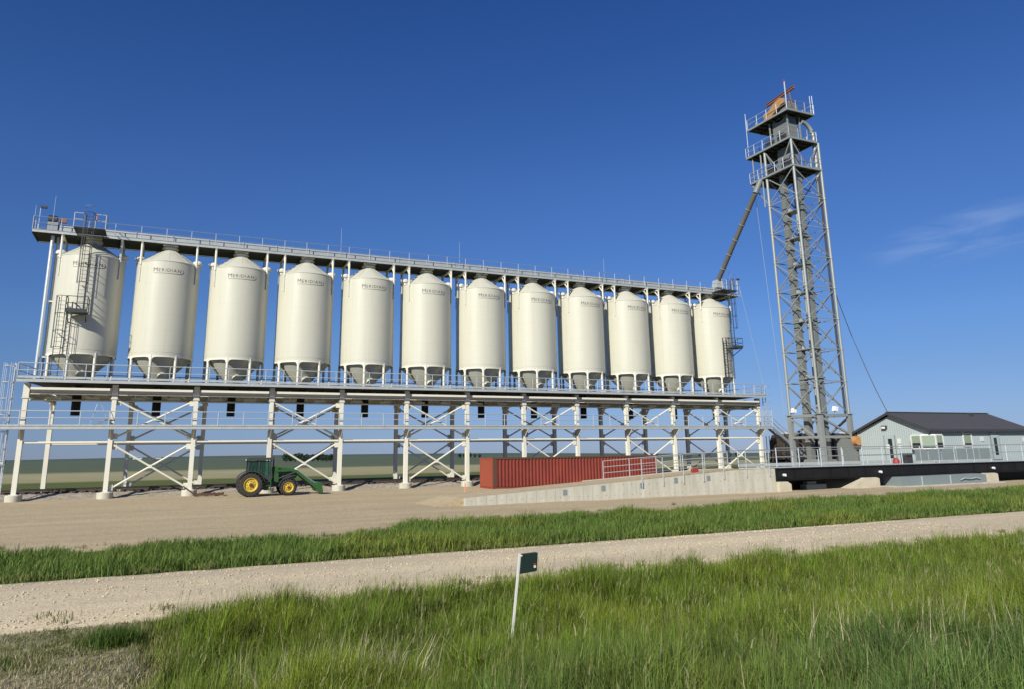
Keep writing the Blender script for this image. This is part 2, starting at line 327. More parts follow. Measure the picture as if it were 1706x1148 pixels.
def gravel_material(name, ca, cb, cc, stone=60.0, bump=0.6, big=0.25, ruts=None):
    m = bpy.data.materials.new(name); m.use_nodes = True; n, l = m.node_tree.nodes, m.node_tree.links; b = n['Principled BSDF']
    b.inputs['Roughness'].default_value = 0.95; b.inputs['Specular IOR Level'].default_value = 0.15
    g = n.new('ShaderNodeNewGeometry')
    mp = n.new('ShaderNodeMapping'); mp.inputs['Scale'].default_value = (0.25, 1, 1); l.new(g.outputs['Position'], mp.inputs[0])
    n1 = n.new('ShaderNodeTexNoise'); n1.inputs['Scale'].default_value = big; n1.inputs['Detail'].default_value = 8; n1.inputs['Roughness'].default_value = 0.65; l.new(mp.outputs[0], n1.inputs['Vector'])
    r1 = n.new('ShaderNodeMapRange'); r1.inputs['From Min'].default_value = 0.32; r1.inputs['From Max'].default_value = 0.68; l.new(n1.outputs['Fac'], r1.inputs['Value'])
    m1 = n.new('ShaderNodeMixRGB'); m1.inputs['Color1'].default_value = (*ca, 1); m1.inputs['Color2'].default_value = (*cb, 1); l.new(r1.outputs[0], m1.inputs['Fac'])
    if ruts:
        mp2 = n.new('ShaderNodeMapping'); mp2.inputs['Scale'].default_value = (0.06, 0.8, 1); mp2.inputs['Rotation'].default_value = (0, 0, 0.012); l.new(g.outputs['Position'], mp2.inputs[0])
        nr = n.new('ShaderNodeTexNoise'); nr.inputs['Scale'].default_value = 1.0; nr.inputs['Detail'].default_value = 4; nr.inputs['Distortion'].default_value = 0.25; l.new(mp2.outputs[0], nr.inputs['Vector'])
        rr_ = n.new('ShaderNodeMapRange'); rr_.inputs['From Min'].default_value = 0.38; rr_.inputs['From Max'].default_value = 0.66; rr_.inputs['To Min'].default_value = 0.90; rr_.inputs['To Max'].default_value = 1.08; l.new(nr.outputs['Fac'], rr_.inputs['Value'])
        ms = n.new('ShaderNodeVectorMath'); ms.operation = 'SCALE'; l.new(m1.outputs[0], ms.inputs[0]); l.new(rr_.outputs[0], ms.inputs['Scale']); m1 = ms
    v = n.new('ShaderNodeTexVoronoi'); v.inputs['Scale'].default_value = stone; l.new(g.outputs['Position'], v.inputs['Vector'])
    sv = n.new('ShaderNodeSeparateColor'); l.new(v.outputs['Color'], sv.inputs[0])
    r2 = n.new('ShaderNodeMapRange'); r2.inputs['From Min'].default_value = 0.0; r2.inputs['From Max'].default_value = 1.0; r2.inputs['To Min'].default_value = 0.62; r2.inputs['To Max'].default_value = 1.3; l.new(sv.outputs[0], r2.inputs['Value'])
    mu = n.new('ShaderNodeVectorMath'); mu.operation = 'SCALE'; l.new(m1.outputs[0], mu.inputs[0]); l.new(r2.outputs[0], mu.inputs['Scale'])
    n3 = n.new('ShaderNodeTexNoise'); n3.inputs['Scale'].default_value = stone*0.12; n3.inputs['Detail'].default_value = 8; n3.inputs['Roughness'].default_value = 0.75; l.new(g.outputs['Position'], n3.inputs['Vector'])
    r3_ = n.new('ShaderNodeMapRange'); r3_.inputs['From Min'].default_value = 0.35; r3_.inputs['From Max'].default_value = 0.75; r3_.inputs['To Max'].default_value = 0.6; l.new(n3.outputs['Fac'], r3_.inputs['Value'])
    m2 = n.new('ShaderNodeMixRGB'); m2.inputs['Color2'].default_value = (*cc, 1); l.new(mu.outputs[0], m2.inputs['Color1']); l.new(r3_.outputs[0], m2.inputs['Fac']); l.new(m2.outputs[0], b.inputs['Base Color'])
    n4 = n.new('ShaderNodeTexNoise'); n4.inputs['Scale'].default_value = stone*0.9; n4.inputs['Detail'].default_value = 6; n4.inputs['Roughness'].default_value = 0.7; l.new(g.outputs['Position'], n4.inputs['Vector'])
    ad = n.new('ShaderNodeMath'); ad.operation = 'ADD'; l.new(n4.outputs['Fac'], ad.inputs[0]); l.new(n3.outputs['Fac'], ad.inputs[1])
    bp = n.new('ShaderNodeBump'); bp.inputs['Strength'].default_value = bump; bp.inputs['Distance'].default_value = 0.04; l.new(ad.outputs[0], bp.inputs['Height']); l.new(bp.outputs[0], b.inputs['Normal'])
    return m
M['ground'] = ground_material()
M['road'] = gravel_material('road_gravel', (0.64, 0.53, 0.355), (0.54, 0.445, 0.30), (0.70, 0.60, 0.43), 46.0, 0.45, 0.5, True)
M['pad'] = gravel_material('pad_dirt', (0.48, 0.385, 0.245), (0.40, 0.32, 0.20), (0.52, 0.43, 0.285), 26.0, 0.45, 0.30, True)
M['ballast'] = gravel_material('ballast_stone', (0.36, 0.32, 0.26), (0.27, 0.235, 0.19), (0.46, 0.41, 0.34), 9.0, 1.0, 0.6)

xs = np.unique(np.concatenate([-np.geomspace(14, 6000, 40), np.linspace(-14, 70, 113), np.geomspace(70, 9000, 44)]))
ys = np.unique(np.concatenate([[-400, -150, -50, -20, -8], np.linspace(-4, 34, 115), np.linspace(35, 90, 56), np.geomspace(90, 9000, 70)]))
sheet('ground', xs, ys, zg, M['ground'])
def road_z(x, y):
    c = (y-16.0)/2.9
    return 0.32-0.10*c**4-0.05*c*c+0.015*hnoise(x, y, 0.9, 3.1)+0.02*np.sin((y-16)*2.6)*np.cos(x*0.05)
xs_r = np.concatenate([-np.geomspace(9, 900, 22)[::-1], np.linspace(-8, 45, 160), np.geomspace(46, 900, 30)])
sheet('road', xs_r, np.linspace(12.9, 19.0, 30), road_z, M['road'])
def app_z(x, y):
    return zg(x, y)+0.012-0.2*sst(-0.25, 0.5, x+0.25*hnoise(x, y, 0.5, 2.2))-0.2*(1-sst(7.0, 8.0, y))+0.03*hnoise(x, y, 0.35, 4.4)
M['approach'] = gravel_material('dry_grass_soil', (0.32, 0.28, 0.17), (0.18, 0.18, 0.08), (0.44, 0.39, 0.27), 40.0, 0.8, 1.6)
sheet('field_approach', np.concatenate([[-40, -20, -12], np.linspace(-8, 0.8, 70)]), np.linspace(6.6, 13.3, 60), app_z, M['approach'])
def pad_edge(x):
    return 26.2+2.6*sst(6.2, 8.6, x)+1.4*sst(20, 34, x)-0.4*sst(-2, -14, x)+5.0*sst(52, 60, x)+0.45*np.sin(x*0.83)+0.35*np.sin(x*2.1+1)+0.25*np.sin(x*4.7+2)
def make_pad():
    xs = np.concatenate([-np.geomspace(9, 120, 14)[::-1], np.linspace(-8, 66, 150), [70, 80, 100, 140]])
    t = np.concatenate([np.linspace(0, 0.25, 24), np.linspace(0.27, 1, 34)])
    X, T = np.meshgrid(xs, t); Y = pad_edge(X)+T*(69.6-pad_edge(X))
    Z = zg(X, Y)+0.06*sst(0, 0.03, T)*(1-sst(0.975, 1, T))-0.02+0.035*hnoise(X, Y, 1.6, 5.5)*sst(0, 0.05, T)
    nx, ny = len(xs), len(t); idx = np.arange(nx*ny).reshape(ny, nx)
    F = np.stack([idx[:-1, :-1], idx[:-1, 1:], idx[1:, 1:], idx[1:, :-1]], -1).reshape(-1, 4)
    me = bpy.data.meshes.new('gravel_pad'); me.from_pydata(np.stack([X, Y, Z], -1).reshape(-1, 3).tolist(), [], F.tolist())
    me.materials.append(M['pad']); me.polygons.foreach_set('use_smooth', [True]*len(me.polygons))
    tag(new('gravel_pad', me), kind='structure')
make_pad()
def bal_z(x, y):
    c = np.abs(y-64.6)
    return np.where(c < 1.5, 0.36, 0.36-0.42*(c-1.5)/1.6)+0.10*hnoise(x, y, 0.55, 8.0)+0.03
sheet('track_ballast', np.concatenate([np.linspace(-60, -12, 40), np.linspace(-11.6, 60, 220), np.linspace(61, 160, 60)]), np.linspace(61.55, 67.7, 22), bal_z, M['ballast'])

# ------------------------------------------------------------------ railway track
X0, S, YF = -9.2316, 5.4489, 61.134
YB, SK = YF+6.228, 0.886
YC = YF+3.4389
ZD = 8.22                                  # top of the bin deck
XC = [X0+i*S for i in range(13)]
track = thing('railway_track', 'railway track running under the row of bins on grey ballast', 'railway track', (24, 64.6, 0.36))
tie = MB().box(-0.12, 0.12, -1.3, 1.3, -0.09, 0.09).mesh('wood', name='tie')
for i in range(128): new('tie', tie, track, (-11.5+i*0.62, 64.6, 0.43))
for dy in (-0.75, 0.75): MB().hbeam((-60, 64.6+dy, 0.60), (160, 64.6+dy, 0.60), 0.12, 0.16, 0.03).build('rail', 'railsteel', track)

# ------------------------------------------------------------------ steel support frame under the bins
frame = thing('bin_support_frame', 'cream steel frame of columns and cross braces carrying the row of bins', 'support frame', (XC[0], YF, 0))
ZW = 4.79                                   # underside of the front walkway
Z_STRUT, Z_GT, Z_GB = 3.9, 7.72, 7.22
foot_me = MB().lathe([(0, 0.44), (0.50, 0.44), (0.53, 0.40), (0.53, -0.3)], 20).mesh('concrete', smooth=True, name='footing')
gus_me = MB().box(-0.16, 0.16, -0.012, 0.012, -0.2, 0.2).mesh('cream', name='gusset_plate')
plate_me = MB().box(-0.27, 0.27, -0.27, 0.27, 0, 0.04).mesh('cream', name='base_plate')
col_f = MB().hbeam((0, 0, 0.48), (0, 0, ZD-0.27), 0.30, 0.34, 0.035, (0, 1, 0)).mesh('cream', name='column')
cap_f = MB().box(-0.19, 0.19, -0.21, 0.21, 7.0, ZD-0.26).box(-0.23, 0.23, -0.23, 0.23, 6.93, 6.99).mesh('cream', name='column_cap')
bracket_me = MB().prism([(-0.95, 4.77), (-0.17, 4.77), (-0.17, 4.05)], -0.02, 0.02, 'yz').mesh('cream', name='walkway_bracket')
knee_me = MB().beam((0, 0.1, 6.2), (0, 0.95, 7.15), 0.14, 0.14).mesh('cream', name='knee_brace')
knee_b = MB().beam((0, -0.1, 6.2), (0, -0.95, 7.15), 0.14, 0.14).mesh('cream', name='knee_brace')
for i, x in enumerate(XC):
    new('footing', foot_me, frame, (x, YF, 0))
    c = new('column', col_f, frame, (x, YF, 0)); new('base_plate', plate_me, c, (x, YF, 0.44)); new('column_cap', cap_f, c, (x, YF, 0)); new('walkway_bracket', bracket_me, c, (x, YF, 0)); new('knee_brace', knee_me, c, (x, YF, 0))
    xb = x+SK
    new('footing', foot_me, frame, (xb, YB, 0))
    c = new('column', col_f, frame, (xb, YB, 0)); new('base_plate', plate_me, c, (xb, YB, 0.44)); new('column_cap', cap_f, c, (xb, YB, 0)); new('knee_brace', knee_b, c, (xb, YB, 0))
    MB().hbeam((x, YF+0.2, 7.3), (xb, YB-0.2, 7.3), 0.24, 0.55, 0.03).build('cross_beam', 'cream', frame)
    if i < 12:
        for (xx, yy) in ((x, YF), (xb, YB)):
            MB().hbeam((xx+0.22, yy, (Z_GT+Z_GB)/2), (xx+S-0.22, yy, (Z_GT+Z_GB)/2), 0.30, Z_GT-Z_GB, 0.05).build('girder', 'cream', frame)
            MB().tube((xx+0.16, yy, Z_STRUT), (xx+S-0.16, yy, Z_STRUT), 0.085, 10).build('strut', 'cream', frame)
            if i % 2 == 1:
                for za, zb in ((4.2, 6.85), (0.62, 3.72)):
                    MB().tube((xx+0.2, yy-0.03, zb), (xx+S-0.2, yy-0.03, za), 0.07, 8).build('brace', 'cream', frame)
                    MB().tube((xx+0.2, yy+0.12, za), (xx+S-0.2, yy+0.12, zb), 0.07, 8).build('brace', 'cream', frame)
                    MB().box(xx+S/2-0.12, xx+S/2+0.12, yy-0.11, yy+0.2, (za+zb)/2-0.12, (za+zb)/2+0.12).build('brace_plate', 'cream', frame)
            if i % 2 == 1:
                for zc_ in (6.72, 4.32, 3.58, 0.75):
                    for xg in (xx+0.28, xx+S-0.28): new('gusset_plate', gus_me, frame, (xg, yy+0.045, zc_))
        MB().box(x+0.3, x+S-0.3, YF-0.66, YF-0.60, 7.50, 7.66).build('bright_strip', 'cream', frame)  # strip added below the deck edge to catch sun as a bright line
        # floor joists carrying the bins
        for k in (1, 2, 3):
            xj = x+S*k/4; MB().hbeam((xj+SK*0.03, YF+0.2, 7.62), (xj+SK*0.97, YB-0.2, 7.62), 0.18, 0.36, 0.03).build('joist', 'cream', frame)
MB().tube((XC[0]-0.2, YF+1.35, 6.92), (XC[12], YF+1.35, 6.92), 0.07, 8).build('air_pipe', 'white', frame)
for i in range(12):
    MB().box(XC[i]+1.0, XC[i]+2.0, YF+1.2, YF+1.5, 7.02, 7.16).build('valve_box', 'white', frame)
    MB().box(XC[i]+3.5, XC[i]+4.4, YF+1.2, YF+1.5, 7.02, 7.16).build('valve_box', 'white', frame)

# ------------------------------------------------------------------ bin deck
deck = thing('bin_deck', 'galvanised steel deck with railings that the bin legs stand on', 'deck', (XC[0]-0.45, YF-0.9, ZD))
DX0, DX1, DY0, DY1 = XC[0]-0.42, XC[12]+0.45, YF-0.9, YB+0.55
def skewbox(x0, x1, y0, y1, z0, z1, b):
    k = SK/6.228
    sx = lambda x, y: x+(y-YF)*k
    return b.add([(sx(x0,y0),y0,z0),(sx(x1,y0),y0,z0),(sx(x1,y1),y1,z0),(sx(x0,y1),y1,z0),(sx(x0,y0),y0,z1),(sx(x1,y0),y0,z1),(sx(x1,y1),y1,z1),(sx(x0,y1),y1,z1)],
                 [(0,3,2,1),(4,5,6,7),(0,1,5,4),(1,2,6,5),(2,3,7,6),(3,0,4,7)])
for i in range(12):
    a = DX0 if i == 0 else XC[i]+0.006; e = DX1 if i == 11 else XC[i+1]-0.006
    skewbox(a, e, DY0+0.07, DY1-0.07, ZD-0.07, ZD, MB()).build('floor_plate', 'grating', deck)  # plates coloured dark to cut light bounced up onto the cones
MB().beam((DX0-0.12, DY0, ZD-0.13), (DX1-0.1, DY0, ZD-0.13), 0.10, 0.2).build('edge_channel', 'galv', deck)
MB().beam((DX0+0.9, DY1, ZD-0.1), (DX1+0.9, DY1, ZD-0.1), 0.10, 0.28).build('edge_channel', 'galv', deck)
railing(deck, (DX0-0.1, DY0, ZD+0.04), (DX1-0.12, DY0, ZD+0.04), S/4, 1.05, 'galv_rail', (1, 0.52), 0.036, 0.15)
railing(deck, (DX0+0.9, DY1, ZD+0.04), (DX1+0.9, DY1, ZD+0.04), S/3, 1.05, 'galv_rail', (1, 0.52), 0.036, 0.15)
railing(deck, (DX1-0.06, DY0+0.06, ZD+0.0), (DX1+0.9, DY1-0.06, ZD+0.0), 1.7, 1.05, 'galv_rail', (1, 0.52), 0.036, 0.15)
railing(deck, (DX0-0.06, DY0+0.06, ZD+0.0), (DX0+0.9, DY1-0.06, ZD+0.0), 1.7, 1.05, 'galv_rail', (1, 0.52), 0.036, 0.15)

# ------------------------------------------------------------------ front walkway
walk = thing('loading_walkway', 'long galvanised walkway with railings in front of the cream columns', 'walkway', (XC[0], YF-1.0, ZW))
WX0, WX1, WY0, WY1 = XC[0]-5.5, XC[12]+1.1, YF-0.82, YF-0.24
MB().box(WX0, WX1, WY0+0.03, WY1, ZW+0.14, ZW+0.18).build('floor_grating', 'galv', walk)
MB().hbeam((WX0, WY0, ZW+0.11), (WX1, WY0, ZW+0.11), 0.09, 0.24, 0.018).build('edge_beam', 'galv', walk)
MB().hbeam((WX0, WY1, ZW+0.11), (WX1, WY1, ZW+0.11), 0.09, 0.24, 0.018).build('edge_beam', 'galv', walk)
railing(walk, (WX0, WY0, ZW+0.2), (WX1, WY0, ZW+0.2), S/3, 1.05, 'galv_rail', (1, 0.55), 0.038, 0.12, post_r=0.042)
# small stair on the walkway near the second column
xs0 = XC[1]-1.25
st_ = MB().beam((xs0-0.05, WY1-0.08, ZW+0.2), (xs0+1.05, WY1-0.08, ZW+0.8), 0.04, 0.12).build('boarding_step', 'rail_dark', walk)
for k in range(5): MB().box(xs0+k*0.2, xs0+k*0.2+0.22, WY0+0.12, WY1-0.1, ZW+0.2+k*0.11, ZW+0.24+k*0.11).build('tread', 'rail_dark', st_)
MB().path([(xs0-0.1, WY0+0.1, ZW+0.25), (xs0+0.25, WY0+0.1, ZW+1.75), (xs0+0.5, WY0+0.1, ZW+1.75), (xs0+0.95, WY0+0.1, ZW+0.7)], 0.02).build('handrail', 'galv_rail', st_)
# wire mesh gate cage at the right end
wm = MB()
for k in range(9): wm.tube((WX1-1.3+k*0.16, WY0, ZW+0.25), (WX1-1.3+k*0.16, WY0, ZW+1.95), 0.012, 5)
for k in range(12): wm.tube((WX1-1.3, WY0, ZW+0.3+k*0.15), (WX1, WY0, ZW+0.3+k*0.15), 0.012, 5)
wm.tube((WX1, WY0, ZW+0.2), (WX1, WY0, ZW+2.0), 0.03, 6); wm.tube((WX1-1.3, WY0, ZW+0.2), (WX1-1.3, WY0, ZW+2.0), 0.03, 6)
wm.build('mesh_gate', 'galv_rail', walk)

stairs = thing('access_stairs', 'grey steel stairs coming down from the right end of the walkway', 'stairs', (WX1, WY0, 0))
sx0, sz0, sx1 = WX1, ZW+0.16, WX1+6.6
for yy in (WY0+0.02, WY1+0.1):
    MB().beam((sx0, yy, sz0-0.1), (sx1, yy, 0.1), 0.06, 0.26).build('stringer', 'tower', stairs)
tr = MB().box(-0.15, 0.15, WY0+0.06, WY1+0.06, -0.02, 0.02).mesh('galv', (0, WY0, 0), name='tread')
for k in range(19): f = (k+0.5)/19; new('tread', tr, stairs, (sx0+(sx1-sx0)*f, WY0, sz0+(0.15-sz0)*f))
for yy in (WY0+0.02, WY1+0.1):
    h = MB()
    for dz in (0.95, 0.5): h.tube((sx0, yy, sz0+dz), (sx1, yy, 0.15+dz), 0.024, 6)
    for k in range(6): f = k/5; h.tube((sx0+(sx1-sx0)*f, yy, sz0+(0.15-sz0)*f), (sx0+(sx1-sx0)*f, yy, sz0+(0.15-sz0)*f+0.95), 0.024, 6)
    h.build('handrail', 'tower', stairs)

# ------------------------------------------------------------------ the bins
RB, ZB, ZE = 2.34, 10.37, 17.90
def word_mesh():
    parts = []
    def glyph(txt, size, x):
        cu = bpy.data.curves.new('t', 'FONT'); cu.body = txt; cu.size = size; cu.resolution_u = 3; cu.space_character = 1.0
        o = bpy.data.objects.new('t', cu); COL.objects.link(o)
        bpy.context.view_layer.update()
        me = o.evaluated_get(bpy.context.evaluated_depsgraph_get()).to_mesh()
        vs = [(v.co.x, v.co.y) for v in me.vertices]; fs = [tuple(p.vertices) for p in me.polygons]
        o.to_mesh_clear() if hasattr(o, 'to_mesh_clear') else None
        bpy.data.objects.remove(o); bpy.data.curves.remove(cu)
        x0 = min(v[0] for v in vs); w = max(v[0] for v in vs)-x0
        parts.append(([(v[0]-x0+x, v[1]) for v in vs], fs)); return x+w
    x = glyph('M', 0.46, 0)
    for ch in 'ERIDIAN': x = glyph(ch, 0.37, x+0.085)
    W = x
    # the pointed loop that swings under and around the last letter
    pts = [(0.0, -0.115), (W*0.5, -0.125), (W*0.85, -0.125), (W+0.06, -0.10), (W+0.19, 0.0), (W+0.22, 0.09), (W+0.17, 0.20), (W+0.09, 0.25)]
    fine = []
    for i in range(len(pts)-1):
        for k in range(6): t = k/6; fine.append((pts[i][0]*(1-t)+pts[i+1][0]*t, pts[i][1]*(1-t)+pts[i+1][1]*t))
    fine.append(pts[-1]); vs = []; nf = len(fine)
    for i, (a, b) in enumerate(fine):
        j = max(0, min(nf-2, i)); dx, dy = fine[j+1][0]-fine[j][0], fine[j+1][1]-fine[j][1]; L = math.hypot(dx, dy); t = i/(nf-1); hw = 0.006+0.016*max(0, math.sin(math.pi*(t*0.75+0.12)))
        vs += [(a-dy/L*hw, b+dx/L*hw), (a+dy/L*hw, b-dx/L*hw)]
    parts.append((vs, [(2*i, 2*i+1, 2*i+3, 2*i+2) for i in range(nf-1)]))
    return parts, W+0.1
LET, LETW = word_mesh()
def lettering(z):
    b = MB(); r = RB+0.006
    for vs, fs in LET:
        b.add([(r*math.sin((x-LETW/2)/r), -r*math.cos((x-LETW/2)/r), z+y) for x, y in vs], fs)
    return b
def make_bin(at):
    root = thing('hopper_bin', '', 'grain bin', at); z0 = at[2]
    o = Vector(at)
    def put(b, name, m, parent=root, smooth=False):
        me = b.mesh(m, (0, 0, z0), smooth, name); return new(name, me, parent, WL[parent] if parent else at)
    zs = [ZB+0.0]+[ZB+(ZE-ZB)*k/6 for k in range(1, 6)]+[ZE]
    prof = [(RB-0.02, ZB-0.02), (RB, ZB), (RB, ZB+0.26)]
    prof += [(RB, ZE-0.03), (RB+0.03, ZE-0.02), (RB+0.03, ZE+0.02)]
    shell = put(MB().lathe(prof, 96), 'shell', 'bin', smooth=True)
    put(MB().lathe([(RB-0.01, ZB+0.27), (RB+0.012, ZB+0.27), (RB+0.012, ZB+0.32), (RB-0.01, ZB+0.32)], 96), 'ring_band', 'bin', shell)
    roof = put(MB().lathe([(RB+0.028, ZE+0.02), (RB-0.02, ZE+0.06), (0.58, ZE+1.30), (0.56, ZE+1.30)], 64), 'roof', 'bin', smooth=True)
    for k in range(10):
        t = 2*math.pi*(k+0.5)/10; c, s = math.cos(t), math.sin(t)
        put(MB().beam(((RB-0.05)*c, (RB-0.05)*s, ZE+0.085), (0.6*c, 0.6*s, ZE+1.295), 0.03, 0.02), 'roof_seam', 'bin', roof)
    put(MB().lathe([(0.55, ZE+1.25), (0.55, ZE+1.50), (0.62, ZE+1.52), (0.62, ZE+1.56), (0.55, ZE+1.58), (0.55, ZE+1.72)], 24), 'fill_collar', 'bin', roof, True)
    put(MB().box(-0.55, 0.55, -0.58, -0.3, ZE+1.70, ZE+1.84), 'inlet_frame', 'white', roof)
    for sx in (-1, 1):
        v = put(MB().lathe([(0.0, 0.50), (0.18, 0.48), (0.33, 0.40), (0.40, 0.27), (0.38, 0.14), (0.24, 0.10), (0.24, -0.2)], 16, (sx*2.12, -0.15, ZE+0.20)), 'roof_vent', 'white', root, True)
    # hopper cone and discharge
    cone = put(MB().lathe([(RB-0.04, ZB+0.02), (RB-0.06, ZB-0.02), (0.34, ZD+0.2), (0.34, ZD+0.02), (0.30, ZD+0.02)], 64), 'hopper_cone', 'bin', smooth=True)
    put(MB().lathe([(0.42, ZD+0.30), (0.46, ZD+0.30), (0.46, ZD+0.22), (0.40, ZD+0.22)], 24), 'discharge_ring', 'cream', cone, True)
    hb = Vector((0.22, -0.92, ZD+0.72)); nrm = Vector((0.17, -0.70, -0.69)).normalized()
    mh = MB().tube(hb-nrm*0.1, hb+nrm*0.10, 0.34, 18); mh2 = MB().tube(hb+nrm*0.10, hb+nrm*0.14, 0.39, 18)
    hatch = put(mh, 'inspection_hatch', 'bin', cone); put(mh2, 'hatch_rim', 'cream', cone)
    # eight legs and the scalloped skirt between them
    for k in range(8):
        t = R(22.5+45*k+6); c, s = math.cos(t)*(RB-0.07), math.sin(t)*(RB-0.07)
        put(MB().tube((c, s, ZD+0.02), (c, s, ZB+0.05), 0.105, 12), 'leg', 'cream', root, True)
    sk = MB(); n = 8*24; vs = []
    for i in range(n):
        t = 2*math.pi*i/n; ph = ((math.degrees(t)-22.5-6+22.5) % 45)-22.5; d = abs(ph)*math.pi/180*RB
        zl = ZB-0.10
        if d < 0.42: zl = ZB-0.10-0.30*(1-math.sqrt(max(0, 1-((0.42-d)/0.42)**2))) if d > 0.10 else ZB-0.36
        vs += [(RB*math.cos(t), RB*math.sin(t), ZB+0.03), (RB*math.cos(t), RB*math.sin(t), zl), ((RB-0.03)*math.cos(t), (RB-0.03)*math.sin(t), zl), ((RB-0.03)*math.cos(t), (RB-0.03)*math.sin(t), ZB+0.03)]
    fs = []
    for i in range(n):
        j = (i+1) % n
        for k in range(3): fs.append((4*i+k, 4*j+k, 4*j+k+1, 4*i+k+1))
    put(sk.add(vs, fs), 'leg_skirt', 'cream', root, False)
    for yy in (-1.6, 1.6):
        put(MB().hbeam((-2.2, yy, ZD+0.09), (2.2, yy, ZD+0.09), 0.2, 0.16, 0.02), 'base_beam', 'cream')
    for sx in (-1, 1): put(MB().beam((sx*1.9, -1.2, ZD+0.26), (sx*0.5, -0.3, ZD+0.34), 0.08, 0.08), 'tie_bar', 'cream')
    # four catwalk posts with arms
    for sx in (-1, 1):
        for sy in (-1, 1):
            px, py = sx*RB*0.86, sy*RB*0.55
            pst = put(MB().tube((px, py, ZE-0.2), (px, py, 19.42), 0.085, 8), 'catwalk_post', 'cream', root, True)
            put(MB().box(px-0.035, px+0.035, py-0.035, py+0.035, ZE-1.55, ZE-0.1), 'wall_strip', 'cream', pst)
            put(MB().beam((px, py, 18.75), (px, py-sy*0.62, 19.36), 0.08, 0.1), 'knee_brace', 'cream', pst)
        put(MB().hbeam((sx*RB*0.86, -RB*0.62, 19.48), (sx*RB*0.86, RB*0.62, 19.48), 0.14, 0.16, 0.02), 'catwalk_arm', 'cream')
    put(lettering(17.02), 'lettering', 'ink')
    # black drop spout under the deck
    put(MB().lathe([(0.30, ZD-0.0), (0.30, 7.5), (0.31, 7.5), (0.31, 5.95), (0.27, 5.95)], 20), 'drop_spout', 'black', root, True)
    return root
order = ['first', 'second', 'third', 'fourth', 'fifth', 'sixth', 'seventh', 'eighth', 'ninth', 'tenth', 'eleventh', 'twelfth']
bin0 = make_bin((XC[0]+S/2, YC, ZD))
for i in range(12):
    b = bin0 if i == 0 else copy_tree(bin0, (XC[i]+S/2, YC, ZD))
    lab = {0: 'cream hopper bin at the left end of the row, behind a caged ladder', 11: 'cream hopper bin at the right end of the row, nearest the elevator tower'}.get(
        i, f'cream hopper bin lettered MERIDIAN, {order[i]} from the left end of the row')
    tag(b, lab, 'grain bin', 'row of cream hopper bins')

# ------------------------------------------------------------------ caged ladders on the end bins
def ladder_parts(parent, x, y, z0, z1, cage_from):
    ld = MB()
    for dx in (-0.22, 0.22): ld.beam((x+dx, y, z0), (x+dx, y, z1), 0.05, 0.07, (0, 1, 0))
    l = ld.build('ladder_rails', 'ladder', parent)
    rg = MB().tube((-0.22, 0, 0), (0.22, 0, 0), 0.014, 5).mesh('ladder', name='rung')
    for k in range(int((z1-z0)/0.3)): new('rung', rg, l, (x, y, z0+0.2+k*0.3))
    hp = MB().path([(0.37*math.sin(t)*1.0, -0.37*math.cos(t)*1.15-0.28+0.0, 0) for t in np.linspace(-2.4, 2.4, 15)], 0.022, 5).mesh('ladder', name='hoop')
    n = max(2, int((z1-cage_from)/1.15)); cage = None
    for k in range(n+1): new('hoop', hp, l, (x, y, cage_from+(z1-cage_from)*k/n))
    for t in (-1.7, -0.85, 0, 0.85, 1.7):
        MB().beam((x+0.37*math.sin(t), y-0.28-0.425*math.cos(t), cage_from), (x+0.37*math.sin(t), y-0.28-0.425*math.cos(t), z1), 0.035, 0.012).build('cage_bar', 'ladder', l)
def end_ladder(xc, dxl, dxu, label):
    yl = YC-RB-0.22; th = thing('caged_ladder', label, 'ladder', (xc+dxl, yl, ZD))
    zp = 13.35
    ladder_parts(th, xc+dxl, yl, ZD+0.05, zp+1.1, ZD+2.4)
    ladder_parts(th, xc+dxu, yl-0.15, zp, 20.9, zp+2.2)
    x0, x1, y0, y1 = xc+dxl+0.35, xc+dxu+0.55, yl-0.95, yl+0.12
    pl = MB().box(x0, x1, y0, y1, zp-0.12, zp).build('platform', 'ladder', th)
    rl = MB()
    for z in (zp+0.55, zp+1.05):
        rl.tube((x0, y0, z), (x1, y0, z), 0.028, 6).tube((x1, y0, z), (x1, y1, z), 0.028, 6).tube((x0, y0, z), (x0-0.0, y1, z), 0.028, 6)
    for (a, b_) in ((x0, y0), (x1, y0), ((x0+x1)/2, y0), (x1, y1), (x0, y1)): rl.tube((a, b_, zp), (a, b_, zp+1.06), 0.03, 6)
    rl.build('platform_rail', 'ladder', pl)
    MB().box(x0, x1, y0-0.012, y0, zp, zp+0.16).build('kick_plate', 'ladder', pl)
    for xx in (x0+0.1, x1-0.1): MB().beam((xx, y0+0.1, zp-0.14), (xx, YC-RB+0.35, zp-0.75), 0.06, 0.06).build('support_strut', 'ladder', pl)
    for zz in (ZD+3.5, 15.4, 17.2):
        MB().beam((xc+(dxu if zz > zp else dxl), yl, zz), (xc+(dxu if zz > zp else dxl), YC-RB+0.45, zz), 0.05, 0.05).build('standoff', 'ladder', th)
    return th
end_ladder(XC[0]+S/2, -1.35, -0.2, 'dark caged ladder with a platform on the leftmost bin')
end_ladder(XC[11]+S/2, -0.25, 0.85, 'dark caged ladder with a platform on the rightmost bin')

